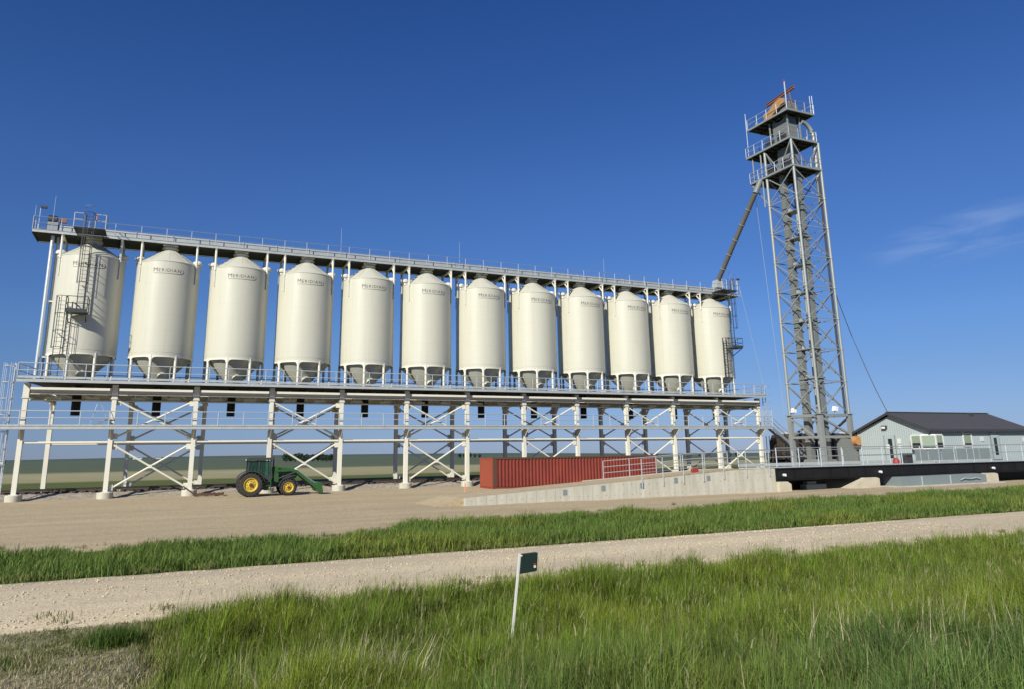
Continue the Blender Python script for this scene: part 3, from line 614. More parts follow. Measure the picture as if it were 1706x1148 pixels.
# ------------------------------------------------------------------ catwalk and conveyor above the bins
ZC = 19.64
cat = thing('overhead_catwalk', 'galvanised catwalk with railings running along the tops of the bins', 'catwalk', (XC[0], YC-0.9, ZC))
CX0, CX1, CY0, CY1 = XC[0]-1.35, XC[12]+1.2, YC-0.95, YC+2.15
nseg = 24
for i in range(nseg):
    a = CX0+(CX1-CX0)*i/nseg; e = CX0+(CX1-CX0)*(i+1)/nseg
    MB().box(a+0.004, e-0.004, CY0+0.06, CY1-0.06, ZC+0.05, ZC+0.09).build('floor_grating', 'grating', cat)
    MB().hbeam((a, CY0+0.07, ZC+0.03), (a, CY1-0.07, ZC+0.03), 0.08, 0.12, 0.015).build('cross_beam', 'grating', cat)
MB().hbeam((CX0, CY0, ZC+0.12), (CX1, CY0, ZC+0.12), 0.10, 0.24, 0.02).build('edge_beam', 'galv', cat)
MB().hbeam((CX0, CY1, ZC+0.12), (CX1, CY1, ZC+0.12), 0.10, 0.24, 0.02).build('edge_beam', 'galv', cat)
railing(cat, (CX0, CY0, ZC+0.24), (CX1, CY0, ZC+0.24), S/3, 1.0, 'galv_rail', (1, 0.52), 0.02, 0, 'rail_dark')
railing(cat, (CX0, CY1, ZC+0.24), (CX1, CY1, ZC+0.24), S/3, 1.0, 'galv_rail', (1, 0.52), 0.02, 0, 'rail_dark')
railing(cat, (CX0, CY0, ZC+0.24), (CX0, CY1, ZC+0.24), 1.2, 1.0, 'galv_rail', (1, 0.52), 0.02, 0)
railing(cat, (CX1, CY0, ZC+0.24), (CX1, CY1, ZC+0.24), 1.2, 1.0, 'galv_rail', (1, 0.52), 0.02, 0)
for px_, h_ in ((CX0+0.05, 2.1), (XC[0]-0.1, 3.0), (XC[4]+0.0, 2.9), (XC[6]+0.25, 2.8), (XC[9]-0.2, 2.7), (XC[12]-0.1, 2.9)):
    MB().tube((px_, CY0+0.05, ZC+0.2), (px_, CY0+0.05, ZC+h_), 0.028, 6, 0.014).build('lightning_rod', 'wire', cat)
for px_ in (CX0+0.35, CX1-0.3):
    lp = MB().tube((px_, CY0+0.12, ZC+0.2), (px_, CY0+0.12, ZC+2.1), 0.03, 6).build('lamp_post', 'galv_rail', cat)
    MB().box(px_-0.02, px_+0.42, CY0+0.0, CY0+0.25, ZC+1.95, ZC+2.1).build('flood_lamp', 'trim', lp)
# access platform where the left ladder arrives: white tube guards
for xc_ in (XC[0]+S/2-0.2, XC[11]+S/2+0.85):
    g1 = MB().box(xc_-1.0, xc_+1.1, YC-RB-0.5, CY0-0.08, ZC+0.12, ZC+0.18).build('landing', 'grating', cat)
    for a, e in ((xc_-1.0, xc_-0.35), (xc_+0.4, xc_+1.1)):
        g = MB()
        for z in (0.6, 1.1): g.tube((a, YC-RB-0.48, ZC+0.18+z), (e, YC-RB-0.48, ZC+0.18+z), 0.035, 6)
        for q in (a, e): g.tube((q, YC-RB-0.48, ZC+0.18), (q, YC-RB-0.48, ZC+1.28), 0.035, 6)
        g.build('guard_rail', 'galv_rail', g1)
    gs = MB()
    for z in (0.6, 1.1): gs.tube((xc_+1.1, YC-RB-0.48, ZC+0.18+z), (xc_+1.1, CY0-0.1, ZC+0.18+z), 0.03, 6)
    gs.build('guard_rail', 'rail_dark', g1)
    for q in (xc_-0.8, xc_+0.9): MB().beam((q, YC-RB-0.4, ZC+0.1), (q, CY0-0.05, ZC-0.35), 0.05, 0.05).build('landing_brace', 'grating', g1)
    MB().path([(xc_+0.33*math.sin(t), YC-RB-0.75-0.38*math.cos(t), ZC+1.75) for t in np.linspace(-2.4, 2.4, 13)], 0.02, 5).build('cage_top', 'rail_dark', g1)
    MB().box(xc_+0.36, xc_+0.48, YC-RB-0.56, YC-RB-0.5, ZC+0.85, ZC+1.25).build('tag_plate', 'stake', g1)

conv = thing('drag_conveyor', 'long galvanised conveyor casing lying on the overhead catwalk', 'conveyor', (XC[0], YC, ZC+0.3))
VX0, VX1 = XC[0]+0.2, XC[12]-0.3
for i in range(24):
    a = VX0+(VX1-VX0)*i/24; e = VX0+(VX1-VX0)*(i+1)/24
    MB().prism([(YC-0.36, ZC+0.38), (YC+0.36, ZC+0.38), (YC+0.36, ZC+0.82), (YC, ZC+0.96), (YC-0.36, ZC+0.82)], a+0.03, e-0.03, 'yz').build('casing', 'galv', conv)
    MB().prism([(YC-0.40, ZC+0.34), (YC+0.40, ZC+0.34), (YC+0.40, ZC+0.84), (YC, ZC+1.0), (YC-0.40, ZC+0.84)], e-0.03, e+0.03, 'yz').build('flange', 'galv', conv)
    MB().box(a+0.2, a+0.3, YC-0.3, YC+0.3, ZC+0.1, ZC+0.38).build('foot', 'rail_dark', conv)
for i in range(12):
    MB().lathe([(0.30, ZC+0.40), (0.30, ZC-0.05), (0.34, ZC-0.05)], 16, (XC[i]+S/2, YC, 0)).build('outlet', 'galv', conv, smooth=True)
# drive at the left end
drv = MB().box(XC[0]-0.55, XC[0]+0.2, YC-0.45, YC+0.45, ZC+0.35, ZC+1.15).build('tail_box', 'rail_dark', conv)
MB().lathe([(0, -0.3), (0.34, -0.3), (0.34, 0.3), (0, 0.3)], 16, (XC[0]-0.2, YC-0.2, ZC+1.25), 'x').build('motor', 'ladder', conv, smooth=True)
MB().box(XC[0]+0.25, XC[0]+0.75, YC-0.5, YC-0.3, ZC+1.05, ZC+1.35).build('belt_guard', 'tan_orange', conv)

# tall galvanised pipe beside the leftmost bin and the caged ladder at the left end of the frame
pipe = thing('riser_pipe', 'pale galvanised riser pipe standing left of the leftmost bin', 'pipe', (XC[0]+0.05, YC-0.3, ZD))
MB().tube((XC[0]-0.05, YC-0.4, ZD), (XC[0]-0.05, YC-0.4, 19.6), 0.13, 12).build('pipe', 'galv_rail', pipe, smooth=True)
MB().tube((XC[0]+0.28, YC-0.1, ZD), (XC[0]+0.28, YC-0.1, 19.6), 0.09, 10).build('pipe', 'galv', pipe, smooth=True)
for z in (10.2, 14.5): MB().beam((XC[0]-0.1, YC-0.3, z), (XC[0]+0.9, YC-0.3, z), 0.1, 0.1).build('pipe_bracket', 'cream', pipe)
el = thing('caged_ladder', 'galvanised caged ladder at the left end of the deck and walkway', 'ladder', (XC[0]-0.75, YF-0.3, 0))
lx, ly = XC[0]-0.78, YF-0.25
b = MB()
for dy in (-0.22, 0.22): b.beam((lx, ly+dy, 0.05), (lx, ly+dy, ZD+1.1), 0.07, 0.05, (0, 1, 0))
lr = b.build('ladder_rails', 'galv_rail', el)
rg = MB().tube((0, -0.22, 0), (0, 0.22, 0), 0.014, 5).mesh('galv_rail', name='rung')
for k in range(29): new('rung', rg, lr, (lx, ly, 0.3+k*0.3))
hp = MB().path([(-0.42*math.cos(t)-0.28, 0.37*math.sin(t), 0) for t in np.linspace(-2.4, 2.4, 15)], 0.022, 5).mesh('galv_rail', name='hoop')
for k in range(7): new('hoop', hp, lr, (lx, ly, 2.4+k*1.12))
for t in (-1.7, -0.85, 0, 0.85, 1.7):
    MB().beam((lx-0.28-0.42*math.cos(t), ly+0.37*math.sin(t), 2.4), (lx-0.28-0.42*math.cos(t), ly+0.37*math.sin(t), ZD+1.1), 0.03, 0.03).build('cage_bar', 'galv_rail', lr)
el2 = thing('caged_ladder', 'galvanised caged ladder at the right end of the bin deck', 'ladder', (DX1+0.3, YF, ZW))
lx, ly = DX1+0.25, YF-0.3
b = MB()
for dy in (-0.22, 0.22): b.beam((lx, ly+dy, ZW+0.2), (lx, ly+dy, ZD+1.1), 0.06, 0.05, (0, 1, 0))
lr = b.build('ladder_rails', 'galv_rail', el2)
for k in range(12): new('rung', rg, lr, (lx, ly, ZW+0.4+k*0.3))
hp2 = MB().path([(0.42*math.cos(t)+0.28, 0.37*math.sin(t), 0) for t in np.linspace(-2.4, 2.4, 15)], 0.02, 5).mesh('galv_rail', name='hoop')
for k in range(4): new('hoop', hp2, lr, (lx, ly, ZW+2.0+k*0.8))

# ------------------------------------------------------------------ elevator tower
TX, TY, TW = 55.2, 52.0, 3.75
CORN = [(TX, TY), (TX+TW, TY), (TX+TW, TY+TW), (TX, TY+TW)]
tower = thing('elevator_tower', 'tall grey lattice tower with three platforms at its top', 'tower', (TX+TW/2, TY+TW/2, 0))
ZN = [5.88+3.1*k for k in range(9)]         # node levels
ZTOP = 33.7
for k, (x, y) in enumerate(CORN):
    lg = MB().tube((x, y, 5.9), (x, y, ZTOP), 0.145, 12).build('leg', 'tower', tower, smooth=True)
    for z in ZN[1:]: MB().tube((x, y, z-0.05), (x, y, z+0.05), 0.19, 12).build('flange', 'tower', lg)
    pc = MB().hbeam((x, y, 0), (x, y, 5.84), 0.36, 0.42, 0.04, (0, 1, 0)).box(x-0.19, x+0.19, y-0.17, y+0.17, 0, 5.8).build('portal_column', 'tower', tower)
    MB().box(x-0.32, x+0.32, y-0.32, y+0.32, 5.84, 5.90).build('cap_plate', 'tower', pc)
LV = ZN+[30.72, 33.68, 36.72]
for j in range(4):
    a, b_ = CORN[j], CORN[(j+1) % 4]
    for k, z in enumerate(LV[:-2]):
        w = 0.24 if k == 0 else 0.09
        MB().beam((*a, z-0.12 if k == 0 else z), (*b_, z-0.12 if k == 0 else z), w*0.6 if k else 0.22, w).build('horizontal', 'tower', tower)
        z2 = LV[k+1]
        mid = ((a[0]+b_[0])/2, (a[1]+b_[1])/2)
        if k <= 8 and k < 8:
            n_ = Vector((b_[1]-a[1], a[0]-b_[0], 0)).normalized()*0.05
            MB().beam((a[0]+n_.x, a[1]+n_.y, z+0.1), (b_[0]+n_.x, b_[1]+n_.y, z2-0.1), 0.05, 0.10).build('brace', 'tower', tower)
            MB().beam((b_[0]-n_.x, b_[1]-n_.y, z+0.1), (a[0]-n_.x, a[1]-n_.y, z2-0.1), 0.05, 0.10).build('brace', 'tower', tower)
        else:                                # inverted V panels between the platforms
            up_ = (k % 2 == 1)
            if k == 8: lo, hi, md = z, z2-0.05, True
            p_, q_ = ((mid, a), (mid, b_)) if k in (8, 10) else ((a, mid), (b_, mid))
            for (u, v) in (p_, q_):
                MB().beam((*v, z+0.05) if k in (8, 10) else (*v, z+0.05), (*u, z2-0.05) if k in (8, 10) else (*u, z2-0.05), 0.07, 0.1).build('brace', 'tower', tower)
    MB().beam((*a, 3.75), (*b_, 3.75), 0.2, 0.22).build('portal_beam', 'tower', tower)
    m_ = ((a[0]+b_[0])/2, (a[1]+b_[1])/2)
    MB().beam((*a, 5.6), (a[0]*0.25+b_[0]*0.75 if j % 2 else b_[0], a[1]*0.25+b_[1]*0.75 if j % 2 else b_[1], 3.9), 0.16, 0.18).build('knee_brace', 'tower', tower)

def platform(z, x0, x1, y0, y1, label=None):
    fl = MB().box(x0, x1, y0, y1, z+0.1, z+0.16).build('platform_floor', 'grating', tower)
    for a, b_ in (((x0, y0), (x1, y0)), ((x1, y0), (x1, y1)), ((x1, y1), (x0, y1)), ((x0, y1), (x0, y0))):
        MB().beam((*a, z+0.1), (*b_, z+0.1), 0.1, 0.2).build('edge_channel', 'tower', fl)
    nb = int((y1-y0)/0.75)
    for k in range(1, nb): MB().beam((x0+0.06, y0+(y1-y0)*k/nb, z+0.03), (x1-0.06, y0+(y1-y0)*k/nb, z+0.03), 0.07, 0.13).build('joist', 'grating', fl)
    MB().beam(((x0+x1)/2, y0+0.06, z-0.03), ((x0+x1)/2, y1-0.06, z-0.03), 0.1, 0.16).build('joist', 'grating', fl)
    for a, b_ in (((x0, y0), (x1, y0)), ((x1, y0), (x1, y1)), ((x1, y1), (x0, y1)), ((x0, y1), (x0, y0))):
        p = Vector((*a, z+0.2)); q = Vector((*b_, z+0.2)); n_ = max(1, round((q-p).length/1.3)); rb = MB()
        for h in (1.07, 0.55): rb.tube(p+Vector((0, 0, h)), q+Vector((0, 0, h)), 0.028, 6)
        for k in range(n_): rb.tube(p+(q-p)*k/n_, p+(q-p)*k/n_+Vector((0, 0, 1.08)), 0.034, 6)
        rb.build('railing', 'galv_rail' if a[0] == b_[0] else 'rail_dark', fl)
    return fl
platform(36.75, TX-0.12, TX+TW-0.15, TY-0.05, TY+5.75)
platform(33.60, TX-0.25, TX+TW-0.25, TY-0.1, TY+6.2)
platform(30.62, TX-0.22, TX+TW-0.1, TY-0.1, TY+5.95)
MB().tube((TX+0.05, TY+5.6, 30.7), (TX+0.05, TY+5.6, 33.6), 0.07, 8).build('hanger', 'tower', tower)
MB().tube((TX-0.05, TY+4.3, 27.6), (TX-0.05, TY+4.3, 33.6), 0.08, 8).build('hanger', 'tower', tower)
MB().beam((TX, TY+TW, 27.7), (TX-0.1, TY+5.9, 30.6), 0.09, 0.09).build('strut', 'tower', tower)
MB().beam((TX+TW, TY+TW, 27.7), (TX+TW-0.2, TY+5.9, 30.6), 0.09, 0.09).build('strut', 'tower', tower)
# masts and rods
m1 = MB().tube((TX-0.1, TY-0.02, 36.9), (TX-0.1, TY-0.02, 39.9), 0.07, 8).build('beacon_mast', 'galv_rail', tower)
MB().box(TX-0.22, TX+0.02, TY-0.08, TY+0.04, 39.9, 39.98).box(TX-0.21, TX-0.16, TY-0.04, TY+0.01, 39.98, 40.15).box(TX-0.04, TX+0.01, TY-0.04, TY+0.01, 39.98, 40.15).build('beacon', 'red', m1)
MB().tube((TX+TW-0.18, TY-0.02, 36.9), (TX+TW-0.18, TY-0.02, 39.0), 0.045, 6).build('lightning_rod', 'wire', tower)
MB().tube((TX+TW-0.5, TY-0.02, 36.9), (TX+TW-0.5, TY-0.02, 38.9), 0.04, 6).build('lightning_rod', 'wire', tower)
MB().tube((TX-0.15, TY+5.9, 33.7), (TX-0.15, TY+5.9, 38.9), 0.045, 6).build('lightning_rod', 'wire', tower)
MB().tube((TX-0.3, TY+5.7, 36.8), (TX-0.3, TY+5.7, 38.2), 0.03, 6).build('lightning_rod', 'wire', tower)
# flood lamps on the portal
for (x, y) in ((TX, TY+TW-0.45), (TX+1.9, TY)):
    fl_ = MB().tube((x, y, 5.9), (x, y, 6.15), 0.03, 6).build('lamp_stem', 'tower', tower)
    MB().prism([(x-0.22, 6.15), (x+0.15, 6.1), (x+0.28, 6.5), (x-0.1, 6.58)], y-0.28, y+0.1).build('flood_lamp', 'lens', fl_)
# ladder inside the tower
ldt = MB()
for dx in (-0.2, 0.2): ldt.beam((TX+2.6+dx, TY+2.2, 0.5), (TX+2.6+dx, TY+2.2, 36.8), 0.05, 0.06, (0, 1, 0))
ldt = ldt.build('tower_ladder', 'galv_rail', tower)
hp3 = MB().path([(0.36*math.sin(t), -0.4*math.cos(t)-0.26, 0) for t in np.linspace(-2.4, 2.4, 11)], 0.03, 5).mesh('galv_rail', name='hoop')
for k in range(28): new('hoop', hp3, ldt, (TX+2.6, TY+2.2, 3.5+k*1.2))
# dark service pipe along the right leg, with a bend into the head
dp = MB().path([(TX+TW-0.32, TY+0.12, 5.9), (TX+TW-0.32, TY+0.12, 30)], 0.11, 8).build('service_pipe', 'trim', tower, smooth=True)
MB().path([(TX+TW-0.15, TY+0.35, 27.2), (TX+TW-0.15, TY+0.35, 34.6)]+[(TX+TW-0.15-1.25*(1-math.cos(t)), TY+0.35+0.2*math.sin(t), 34.6+1.5*math.sin(t)) for t in np.linspace(0.2, 1.57, 8)], 0.21, 12).build('dust_pipe', 'tower', tower, smooth=True)

elev = thing('bucket_elevator', 'twin grey elevator casings rising inside the lattice tower', 'elevator', (TX+1.4, TY+2.0, 0))
TR = [(TX+1.1, TY+2.6), (TX+1.45, TY+1.0)]
for x_, y_ in ((TX+0.55, TY+0.7), (TX+2.2, TY+0.7), (TX+2.2, TY+3.2), (TX+0.55, TY+3.2)): MB().beam((x_, y_, 33.75), (x_, y_, 36.7), 0.12, 0.12, (0, 1, 0)).build('head_stand', 'tower', elev)
for (x, y) in TR:
    for k in range(11):
        z0, z1 = 0.6+k*2.75, 0.6+(k+1)*2.75
        t_ = MB().box(x-0.27, x+0.27, y-0.30, y+0.30, z0+0.04, z1-0.04).build('casing', 'trunk', elev)
        MB().box(x-0.32, x+0.32, y-0.35, y+0.35, z1-0.03, z1+0.04).build('flange', 'tower', t_)
bt = MB().prism([(TX+0.5, 0.0), (TX+2.2, 0.0), (TX+2.2, 1.3), (TX+1.9, 1.7), (TX+0.8, 1.7), (TX+0.5, 1.3)], TY+0.35, TY+3.2).build('boot', 'trunk', elev)
for k in range(7):                           # little rest platforms on the casings
    z = 9.3+k*2.85
    rp = MB().box(TX+0.72, TX+1.8, TY+0.55, TY+2.95, z, z+0.08).build('rest_platform', 'tower', elev)
    MB().box(TX+1.6, TX+2.9, TY+1.2, TY+2.0, z+0.0, z+0.08).build('bracket', 'galv_rail', rp)
    MB().box(TX+0.75, TX+1.05, TY+1.75, TY+2.05, z+0.10, z+0.38).build('junction_box', 'galv_rail', rp)
MB().prism([(TY+0.9, 33.8), (TY+3.0, 33.8), (TY+3.0, 36.7), (TY+0.9, 36.7)], TX+0.75, TX+2.0, 'yz').build('head_transition', 'trunk', elev)
MB().lathe([(0, -0.75), (1.25, -0.75), (1.25, 0.75), (0, 0.75)], 24, (TX+1.5, TY+2.0, 37.7), 'x').build('head_housing', 'trunk', elev, smooth=True)
MB().box(TX+0.7, TX+2.2, TY+0.9, TY+3.4, 36.9, 37.7).build('head_base', 'trunk', elev)
MB().prism([(TY+0.65, 38.45), (TY+1.25, 38.75), (TY+2.0, 38.55), (TY+3.3, 37.8), (TY+3.75, 37.25), (TY+3.6, 36.98), (TY+2.9, 37.05), (TY+2.2, 37.45), (TY+1.2, 37.95), (TY+0.7, 38.0)], TX+0.32, TX+0.62, 'yz').build('belt_guard', 'orange', elev)
MB().lathe([(0, -0.45), (0.38, -0.45), (0.38, 0.45), (0, 0.45)], 16, (TX+1.0, TY+3.6, 37.9), 'y').build('motor', 'orange', elev, smooth=True)
hb_ = MB().hbeam((TX+1.0, TY-0.25, 39.45), (TX+1.0, TY+3.85, 39.12), 0.22, 0.30, 0.04).build('hoist_beam', 'tan_orange', elev)
for yy in (TY+0.5, TY+3.0): MB().tube((TX+1.35, yy, 36.9), (TX+1.0, yy, 39.2), 0.06, 8).build('hoist_post', 'tan_orange', hb_)
for (z, dy, m_) in ((33.85, 2.9, 'trim'), (33.85, 1.2, 'trim'), (30.9, 3.2, 'trim'), (30.9, 1.0, 'trim')):
    MB().box(TX+0.3, TX+1.0, TY+dy, TY+dy+0.9, z, z+1.0).build('control_box', m_, elev)
MB().lathe([(0, 0), (0.42, 0), (0.42, 0.85), (0, 0.85)], 16, (TX+0.5, TY+4.4, 33.85)).build('drum', 'blue', elev, smooth=True)
MB().prism([(TY+0.9, 30.8), (TY+3.0, 30.8), (TY+2.8, 33.5), (TY+1.1, 33.5)], TX+0.9, TX+1.9, 'yz').build('distributor', 'trunk', elev)
# hopper and drive at the foot of the tower
ft = MB().prism([(TX+2.3, 0.6), (TX+6.2, 0.6), (TX+6.2, 1.2), (TX+4.2, 3.3), (TX+2.3, 3.6)], TY-0.6, TY+0.5).build('inclined_feeder', 'trunk', elev)
MB().lathe([(0, -0.35), (0.42, -0.35), (0.45, 0.2), (0.2, 0.45), (0, 0.45)], 16, (TX+3.5, TY-0.65, 3.35), 'y').build('drive_motor', 'orange', elev, smooth=True)
MB().box(TX+3.2, TX+3.9, TY-0.95, TY-0.5, 2.7, 2.95).build('motor_mount', 'rust', elev)

spout = thing('grain_spout', 'thick grey spout slanting from the tower to the right end of the catwalk', 'spout', (55.05, YC, 20.6))
sa, sb = Vector((54.2, TY+4.6, 29.1)), Vector((55.05, YC, 21.3)); n_ = 6
for k in range(n_):
    p = sa.lerp(sb, k/n_); q = sa.lerp(sb, (k+1)/n_)
    MB().tube(p, q, 0.27, 16).build('pipe', 'spout', spout, smooth=True)
    d_ = (q-p).normalized(); MB().tube(q-d_*0.04, q+d_*0.04, 0.33, 16).build('flange', 'tower', spout)
MB().prism([(54.55, ZC+1.0), (55.65, ZC+1.0), (55.4, 21.55), (54.75, 21.55)], YC-0.45, YC+0.45).build('inlet_hopper', 'galv', spout)
MB().tube((55.0, TY+4.5, 30.6), sa, 0.3, 14).build('elbow', 'trunk', spout, smooth=True)

def wire(name, label, pts, r, m):
    pts = [Vector(p) for p in pts]; fine = []
    a, b_, sag = pts[0], pts[1], (pts[2].x if len(pts) > 2 else 0)
    for i in range(17): t = i/16; p = a.lerp(b_, t); p.z -= sag*4*t*(1-t); fine.append(p)
    o = MB().path(fine, r, 5).build(name, m, None, at=a); tag(o, label, 'cable')
wire('guy_wire', 'bright thin wire dropping from the tower platform to the portal cap', [(TX-0.1, TY+5.6, 30.5), (TX-0.2, TY+TW+0.5, 5.9)], 0.02, 'wire')
wire('guy_wire', 'bright thin wire from the right end of the catwalk to the deck railing', [(CX1, CY0, ZC+1.0), (DX1-0.2, DY0, ZD+1.05)], 0.016, 'wire')
wire('power_cable', 'dark cable sagging from the tower to the gable of the grey office', [(TX+TW, TY, 18.0), (58.95, 47.6, 5.55), (0.9, 0, 0)], 0.035, 'cable')

# ------------------------------------------------------------------ concrete ramp
YR = 38.0
ramp = thing('approach_ramp', 'pale concrete ramp wall rising to the truck scale', 'ramp', (14.5, YR, 0))
def rz(x): return float(np.interp(x, [14.2, 15.0, 18.2, 22.75, 28.2, 32.9, 36.2], [0.36, 0.42, 0.60, 0.85, 1.15, 1.42, 1.44]))
np_ = 36; xe = np.linspace(14.5, 35.9, np_+1)
for k in range(np_):
    a, e = xe[k]+0.007, xe[k+1]-0.007; dy = random.uniform(-0.006, 0.006)
    pn = MB().prism([(a, -0.4), (e, -0.4), (e, rz(e)), (a, rz(a))], YR+dy, YR+0.25).build('panel', 'concrete', ramp)
    for zt in (0.22, 0.78, 1.2):
        if zt < rz(a)-0.12: MB().tube(((a+e)/2, YR+dy-0.004, zt), ((a+e)/2, YR+0.02, zt), 0.022, 8).build('tie_hole', 'trim', pn)
MB().prism([(xe[0], -0.4), (xe[-1]-0.02, -0.4)]+[(x, rz(x)-0.02) for x in xe[::-1]], YR+0.04, YR+0.3).build('wall_core', 'concrete', ramp)
MB().prism([(24.0, -0.4), (xe[-1], -0.4)]+[(x, rz(x)) for x in xe[::-1] if x > 24], YR+4.0, YR+4.3).build('back_wall', 'concrete', ramp)
MB().prism([(xe[0]-1.5, -0.3), (xe[-1]-0.03, -0.3)]+[(x, rz(x)-0.03) for x in xe[::-1]]+[(xe[0]-1.5, 0.02)], YR+0.31, YR+3.99).build('ramp_surface', 'pad', ramp)
for (x, z) in ((20.45, 0.48), (22.95, 0.62), (25.6, 0.70), (28.05, 0.92), (30.5, 0.98)):
    MB().box(x-0.13, x+0.13, YR-0.02, YR-0.007, z-0.15, z+0.15).build('weld_plate', 'siding2', ramp)
MB().prism([(35.93, -0.3), (36.9, -0.3), (36.9, 0.45), (36.6, 0.62), (35.93, 0.62)], YR-0.3, YR+1.6).build('abutment_block', 'block', ramp)
rr = thing('ramp_railing', 'galvanised tube railing rising along the concrete ramp', 'railing', (25.6, YR-0.05, 0.8))
pts = [(x, YR-0.06, rz(x)+1.22) for x in (25.6, 28.2, 30.0, 31.8, 33.5, 35.5)]
for f, nm in ((0, 'top_rail'), (-0.42, 'rail'), (-0.80, 'rail')): MB().path([(p[0], p[1], p[2]+f) for p in pts], 0.022, 6).build(nm, 'rail_dark', rr)
for x in (25.6, 27.1, 28.6, 30.1, 31.7, 33.5, 35.4): MB().tube((x, YR-0.06, rz(x)-0.45), (x, YR-0.06, rz(x)+1.21), 0.03, 6).build('post', 'galv', rr)
r2_ = thing('ramp_railing', 'pale three-rail railing on the far side of the ramp, in front of the red container', 'railing', (24.6, YR+4.15, 1.0))
for f in (0.35, 0.72, 1.1): MB().path([(x, YR+4.15, rz(x)+f) for x in (25.5, 28.2, 29.6, 32.9, 35.6)], 0.026, 6).build('rail', 'galv', r2_)
for x in (25.5, 27.5, 29.6, 31.6, 33.6, 35.6): MB().tube((x, YR+4.15, rz(x)), (x, YR+4.15, rz(x)+1.1), 0.03, 6).build('post', 'galv', r2_)

# ------------------------------------------------------------------ red shipping container
KX0, KX1, KY0, KY1, KZ0, KZ1 = 23.15, 38.7, 55.0, 57.44, 0.0, 2.36
con = thing('shipping_container', 'long faded red corrugated shipping container behind the concrete ramp', 'container', (KX0, KY0, 0))
def corr(a, e, pitch, depth):
    pts = []; x = a
    while x < e-pitch*0.5:
        pts += [(x, 0), (x+pitch*0.30, 0), (x+pitch*0.5, depth), (x+pitch*0.80, depth)]; x += pitch
    return pts+[(e, 0)]
def corr_wall(name, pts, y, sgn, z0, z1, t=0.02):
    b_ = MB(); n = len(pts); vs = []
    for (x, d) in pts:
        vs += [(x, y+sgn*d, z0), (x, y+sgn*d, z1), (x, y+sgn*(d+t), z1), (x, y+sgn*(d+t), z0)]
    fs = [(4*i+k, 4*i+4+k, 4*i+4+(k+1) % 4, 4*i+(k+1) % 4) for i in range(n-1) for k in range(4)]+[(0, 1, 2, 3), (4*n-1, 4*n-2, 4*n-3, 4*n-4)]
    return b_.add(vs, fs)
pts = corr(KX0+0.45, KX1-0.12, 0.3, 0.075)
corr_wall('side', pts, KY0+0.02, 1, KZ0+0.16, KZ1-0.1).build('side_wall', 'container', con)
corr_wall('side', pts, KY1-0.02, -1, KZ0+0.16, KZ1-0.1).build('side_wall', 'container', con)
MB().box(KX0+0.1, KX0+0.45, KY0, KY0+0.04, KZ0+0.16, KZ1-0.1).build('corner_panel', 'rust', con)
MB().box(KX0+0.03, KX0+0.07, KY0+0.12, KY1-0.12, KZ0+0.14, KZ1-0.1).build('end_wall', 'container_lit', con)
MB().box(KX1-0.07, KX1-0.03, KY0+0.12, KY1-0.12, KZ0+0.14, KZ1-0.1).build('end_wall', 'container', con)
MB().box(KX0+0.1, KX1-0.1, KY0+0.1, KY1-0.1, KZ1-0.06, KZ1-0.03).build('roof', 'container', con)
for y in (KY0, KY1-0.12):
    for z in (KZ0+0.02, KZ1-0.11): MB().box(KX0+0.13, KX1-0.13, y, y+0.12, z, z+0.12).build('side_rail', 'container' if z < 1 else 'rust', con)
for x in (KX0, KX1-0.12):
    for y in (KY0-0.004, KY1-0.116): MB().box(x, x+0.12, y, y+0.12, KZ0, KZ1).build('corner_post', 'container_lit' if x == KX0 else 'container', con)
    for z in (KZ0+0.0, KZ1-0.12): MB().box(x+0.01, x+0.11, KY0+0.12, KY1-0.12, z, z+0.11).build('end_rail', 'container_lit' if x == KX0 else 'container', con)

# ------------------------------------------------------------------ truck scale
sc = thing('truck_scale', 'long black steel truck scale deck with galvanised railings', 'truck scale', (36, YR, 0.7))
SX0, SX1, SY0, SY1 = 35.95, 75.0, YR-0.05, YR+3.6
ns = 24; xe = np.linspace(SX0, SX1, ns+1)
for k in range(ns):
    g = MB().box(xe[k]+0.01, xe[k+1]-0.01, SY0+0.05, SY0+0.10, 0.74, 1.42).build('web_panel', 'black', sc)
    MB().box(xe[k]-0.02, xe[k]+0.02, SY0, SY0+0.12, 0.74, 1.42).build('stiffener', 'black', g)
for z in (0.70, 1.44): MB().box(SX0, SX1, SY0-0.04, SY0+0.3, z-0.025, z+0.025).build('flange', 'black', sc)
MB().box(SX0, SX1, SY1-0.1, SY1, 0.7, 1.44).build('far_girder', 'black', sc)
MB().box(SX0, SX1, SY0+0.32, SY1-0.12, 1.36, 1.46).build('deck_plate', 'concrete', sc)
for k in range(14): MB().box(SX0+1+k*2.8, SX0+1.2+k*2.8, SY0+0.12, SY1-0.12, 0.75, 1.3).build('cross_girder', 'black', sc)
railing(sc, (SX0+0.1, SY0-0.02, 1.50), (SX1, SY0-0.02, 1.50), 1.95, 1.24, 'galv_rail', (1, 0.56), 0.03, 0, 'rail_dark', 0.04)
MB().box(SX0+0.1, SX1, SY0-0.01, SY0+0.02, 1.475, 1.55).build('edge_angle', 'galv_rail', sc)
railing(sc, (SX0+0.1, SY1-0.02, 1.50), (58.5, SY1-0.02, 1.50), 2.6, 1.1, 'galv_rail', (1, 0.56), 0.025, 0.22, 'rail_dark', 0.035)
for k in range(6):
    x = 49.1+k*1.42; MB().box(x+0.05, x+1.36, SY0-0.045, SY0-0.015, 1.72, 2.52).build('wind_panel', 'siding2', sc)
for x in (36.6, 45.4, 57.6):
    MB().tube((x, SY0-0.12, 1.02), (x, SY0+0.05, 1.02), 0.09, 12).build('marker_lamp', 'lens', sc)
